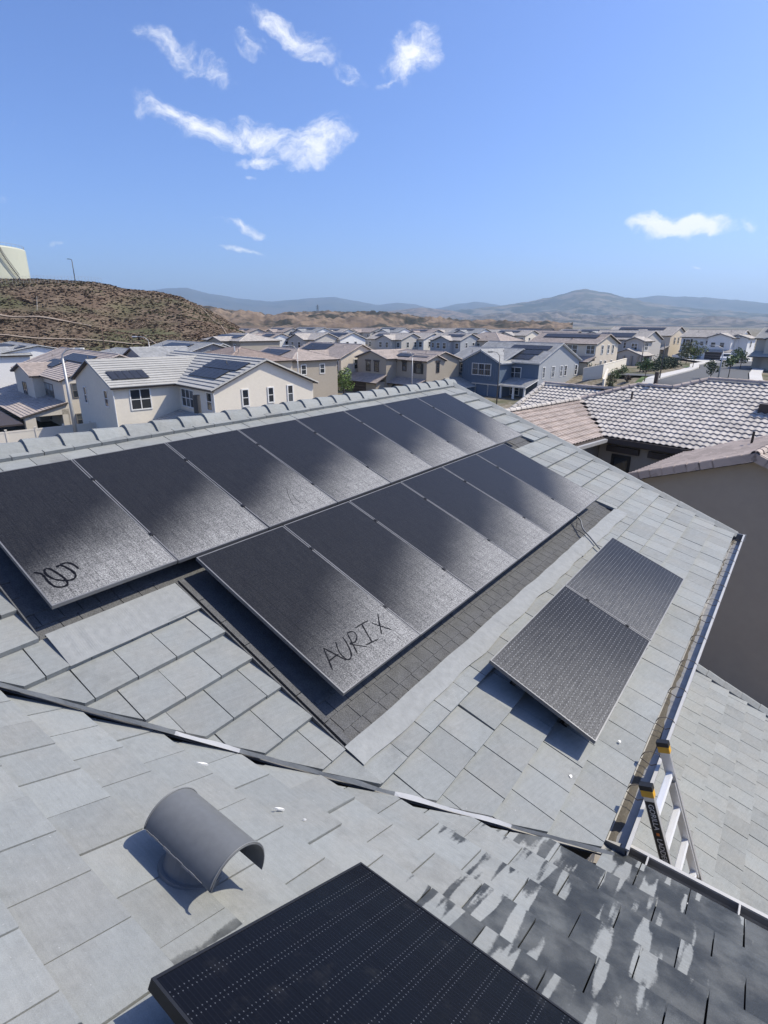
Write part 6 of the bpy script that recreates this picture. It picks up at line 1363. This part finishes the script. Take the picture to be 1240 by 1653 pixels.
for i, (x, y, h, r, lb) in enumerate(((38.9, 83.9, 3.6, 1.15, 'young green street tree at the near end of the lawn strip'), (53.9, 88.1, 3.7, 1.2, 'young street tree right of the curved lamp post'), (59.0, 108.2, 4.2, 1.3, 'yellow green street tree at the bend of the pavement'), (67.3, 106.9, 3.4, 1.3, 'young street tree at the right kerb near the parked cars'))):
    tree(x, y, gt(x, y) + .3, h, r, LF_G if i != 2 else leaf_mat('yellow_green_leaves', (.11, .14, .03), (.16, .17, .05)), lb, 11 + i, 380, .17, GT)
tree(50.0, 86.2, gt(50, 86) + .2, 2.6, 1.1, LF_D, 'low dark round tree left of the curved lamp post', 21, 420, .15, GT)
tree(65.2, 122.5, gt(65, 122) + .2, 4.2, 1.8, leaf_mat('olive_leaves', (.10, .115, .05), (.14, .15, .07)), 'wide olive green tree in front of the white house', 22, 700, .2)
tree(62.0, 133.5, gt(62, 133) + .2, 3.8, 1.9, leaf_mat('olive_leaves2', (.10, .115, .05), (.14, .15, .07)), 'bushy olive tree behind the dark hedge and the white car', 23, 600, .2)
q = W(-72.5, 58.2, .5); tree(q.x, q.y, .5, 3.6, 2.0, leaf_mat('fresh_leaves', (.10, .17, .03), (.16, .22, .06)), 'bright green tree between the cream and the taupe house', 24, 900, .17, tr=.1)
q = W(-56, 95.5, 2); tree(q.x, q.y, 2.4, 2.4, 1.0, LF_D, 'small dark tree in the yard behind the blue house', 25, 300, .15)
GS = 'shrubs along the garden wall'
for i, (x, y, r, h, m_, lb) in enumerate(((36.2, 89.3, .85, 1.1, LF_Y, 'dry olive shrub at the near end of the garden wall'), (37.6, 91.6, .95, 1.3, LF_G, 'green shrub second along the garden wall'), (39.2, 93.8, .9, 1.2, LF_Y, 'dry shrub third along the garden wall'), (40.9, 96.4, 1.0, 1.4, LF_G, 'rounded green shrub fourth along the garden wall'), (37.9, 87.6, .7, .9, LF_B, 'reddish low shrub nearest the pavement'), (35.2, 87.0, .7, .9, LF_Y, 'low dry shrub beside the stepped wall end'))): shrub(x, y, gt(x, y), r, h, m_, lb, 40 + i, 300, .13, GS)
GH = 'dark hedge shrubs before the porch gable house'; HN = ['first', 'second', 'third', 'fourth', 'fifth', 'sixth', 'seventh', 'eighth', 'ninth', 'tenth']
hp = [(46.5, 101.2), (48.2, 103.0), (50.0, 104.9), (51.8, 106.6), (53.6, 108.3), (55.4, 110.0), (57.2, 111.8), (58.4, 114.0), (56.2, 113.2), (54.2, 111.4)]
for i, (x, y) in enumerate(hp): shrub(x, y, gt(x, y), 1.25, 1.9, LF_D, 'dark hedge shrub, %s from the left before the porch gable house' % HN[i], 60 + i, 380, .15, GH)
q = W(-47.8, 94.0, 1.0)
for i in range(3): shrub(q.x + i * 1.4, q.y + i * 1.3, gt(q.x, q.y), 1.0, 1.2, LF_D, 'dark shrub behind the blue house, %s from the left' % HN[i], 80 + i, 260, .14, 'shrubs behind the blue house')

# ------------------------------------------------------------------ the air
mb = MB(); mb.box((-9400, -2500, -8), (9400, 9400, 470))
hm = bpy.data.materials.new('haze_air'); hm.use_nodes = True; t = hm.node_tree; t.nodes.remove(t.nodes['Principled BSDF'])
pv = nd(t, 'ShaderNodeVolumePrincipled'); pv.inputs['Color'].default_value = (.55, .75, 1, 1); pv.inputs['Density'].default_value = .00013; pv.inputs['Anisotropy'].default_value = .2
t.links.new(pv.outputs[0], t.nodes['Material Output'].inputs['Volume'])
mb.build('haze', hm, kind='stuff', label='thin bluish haze over the valley', category='haze')
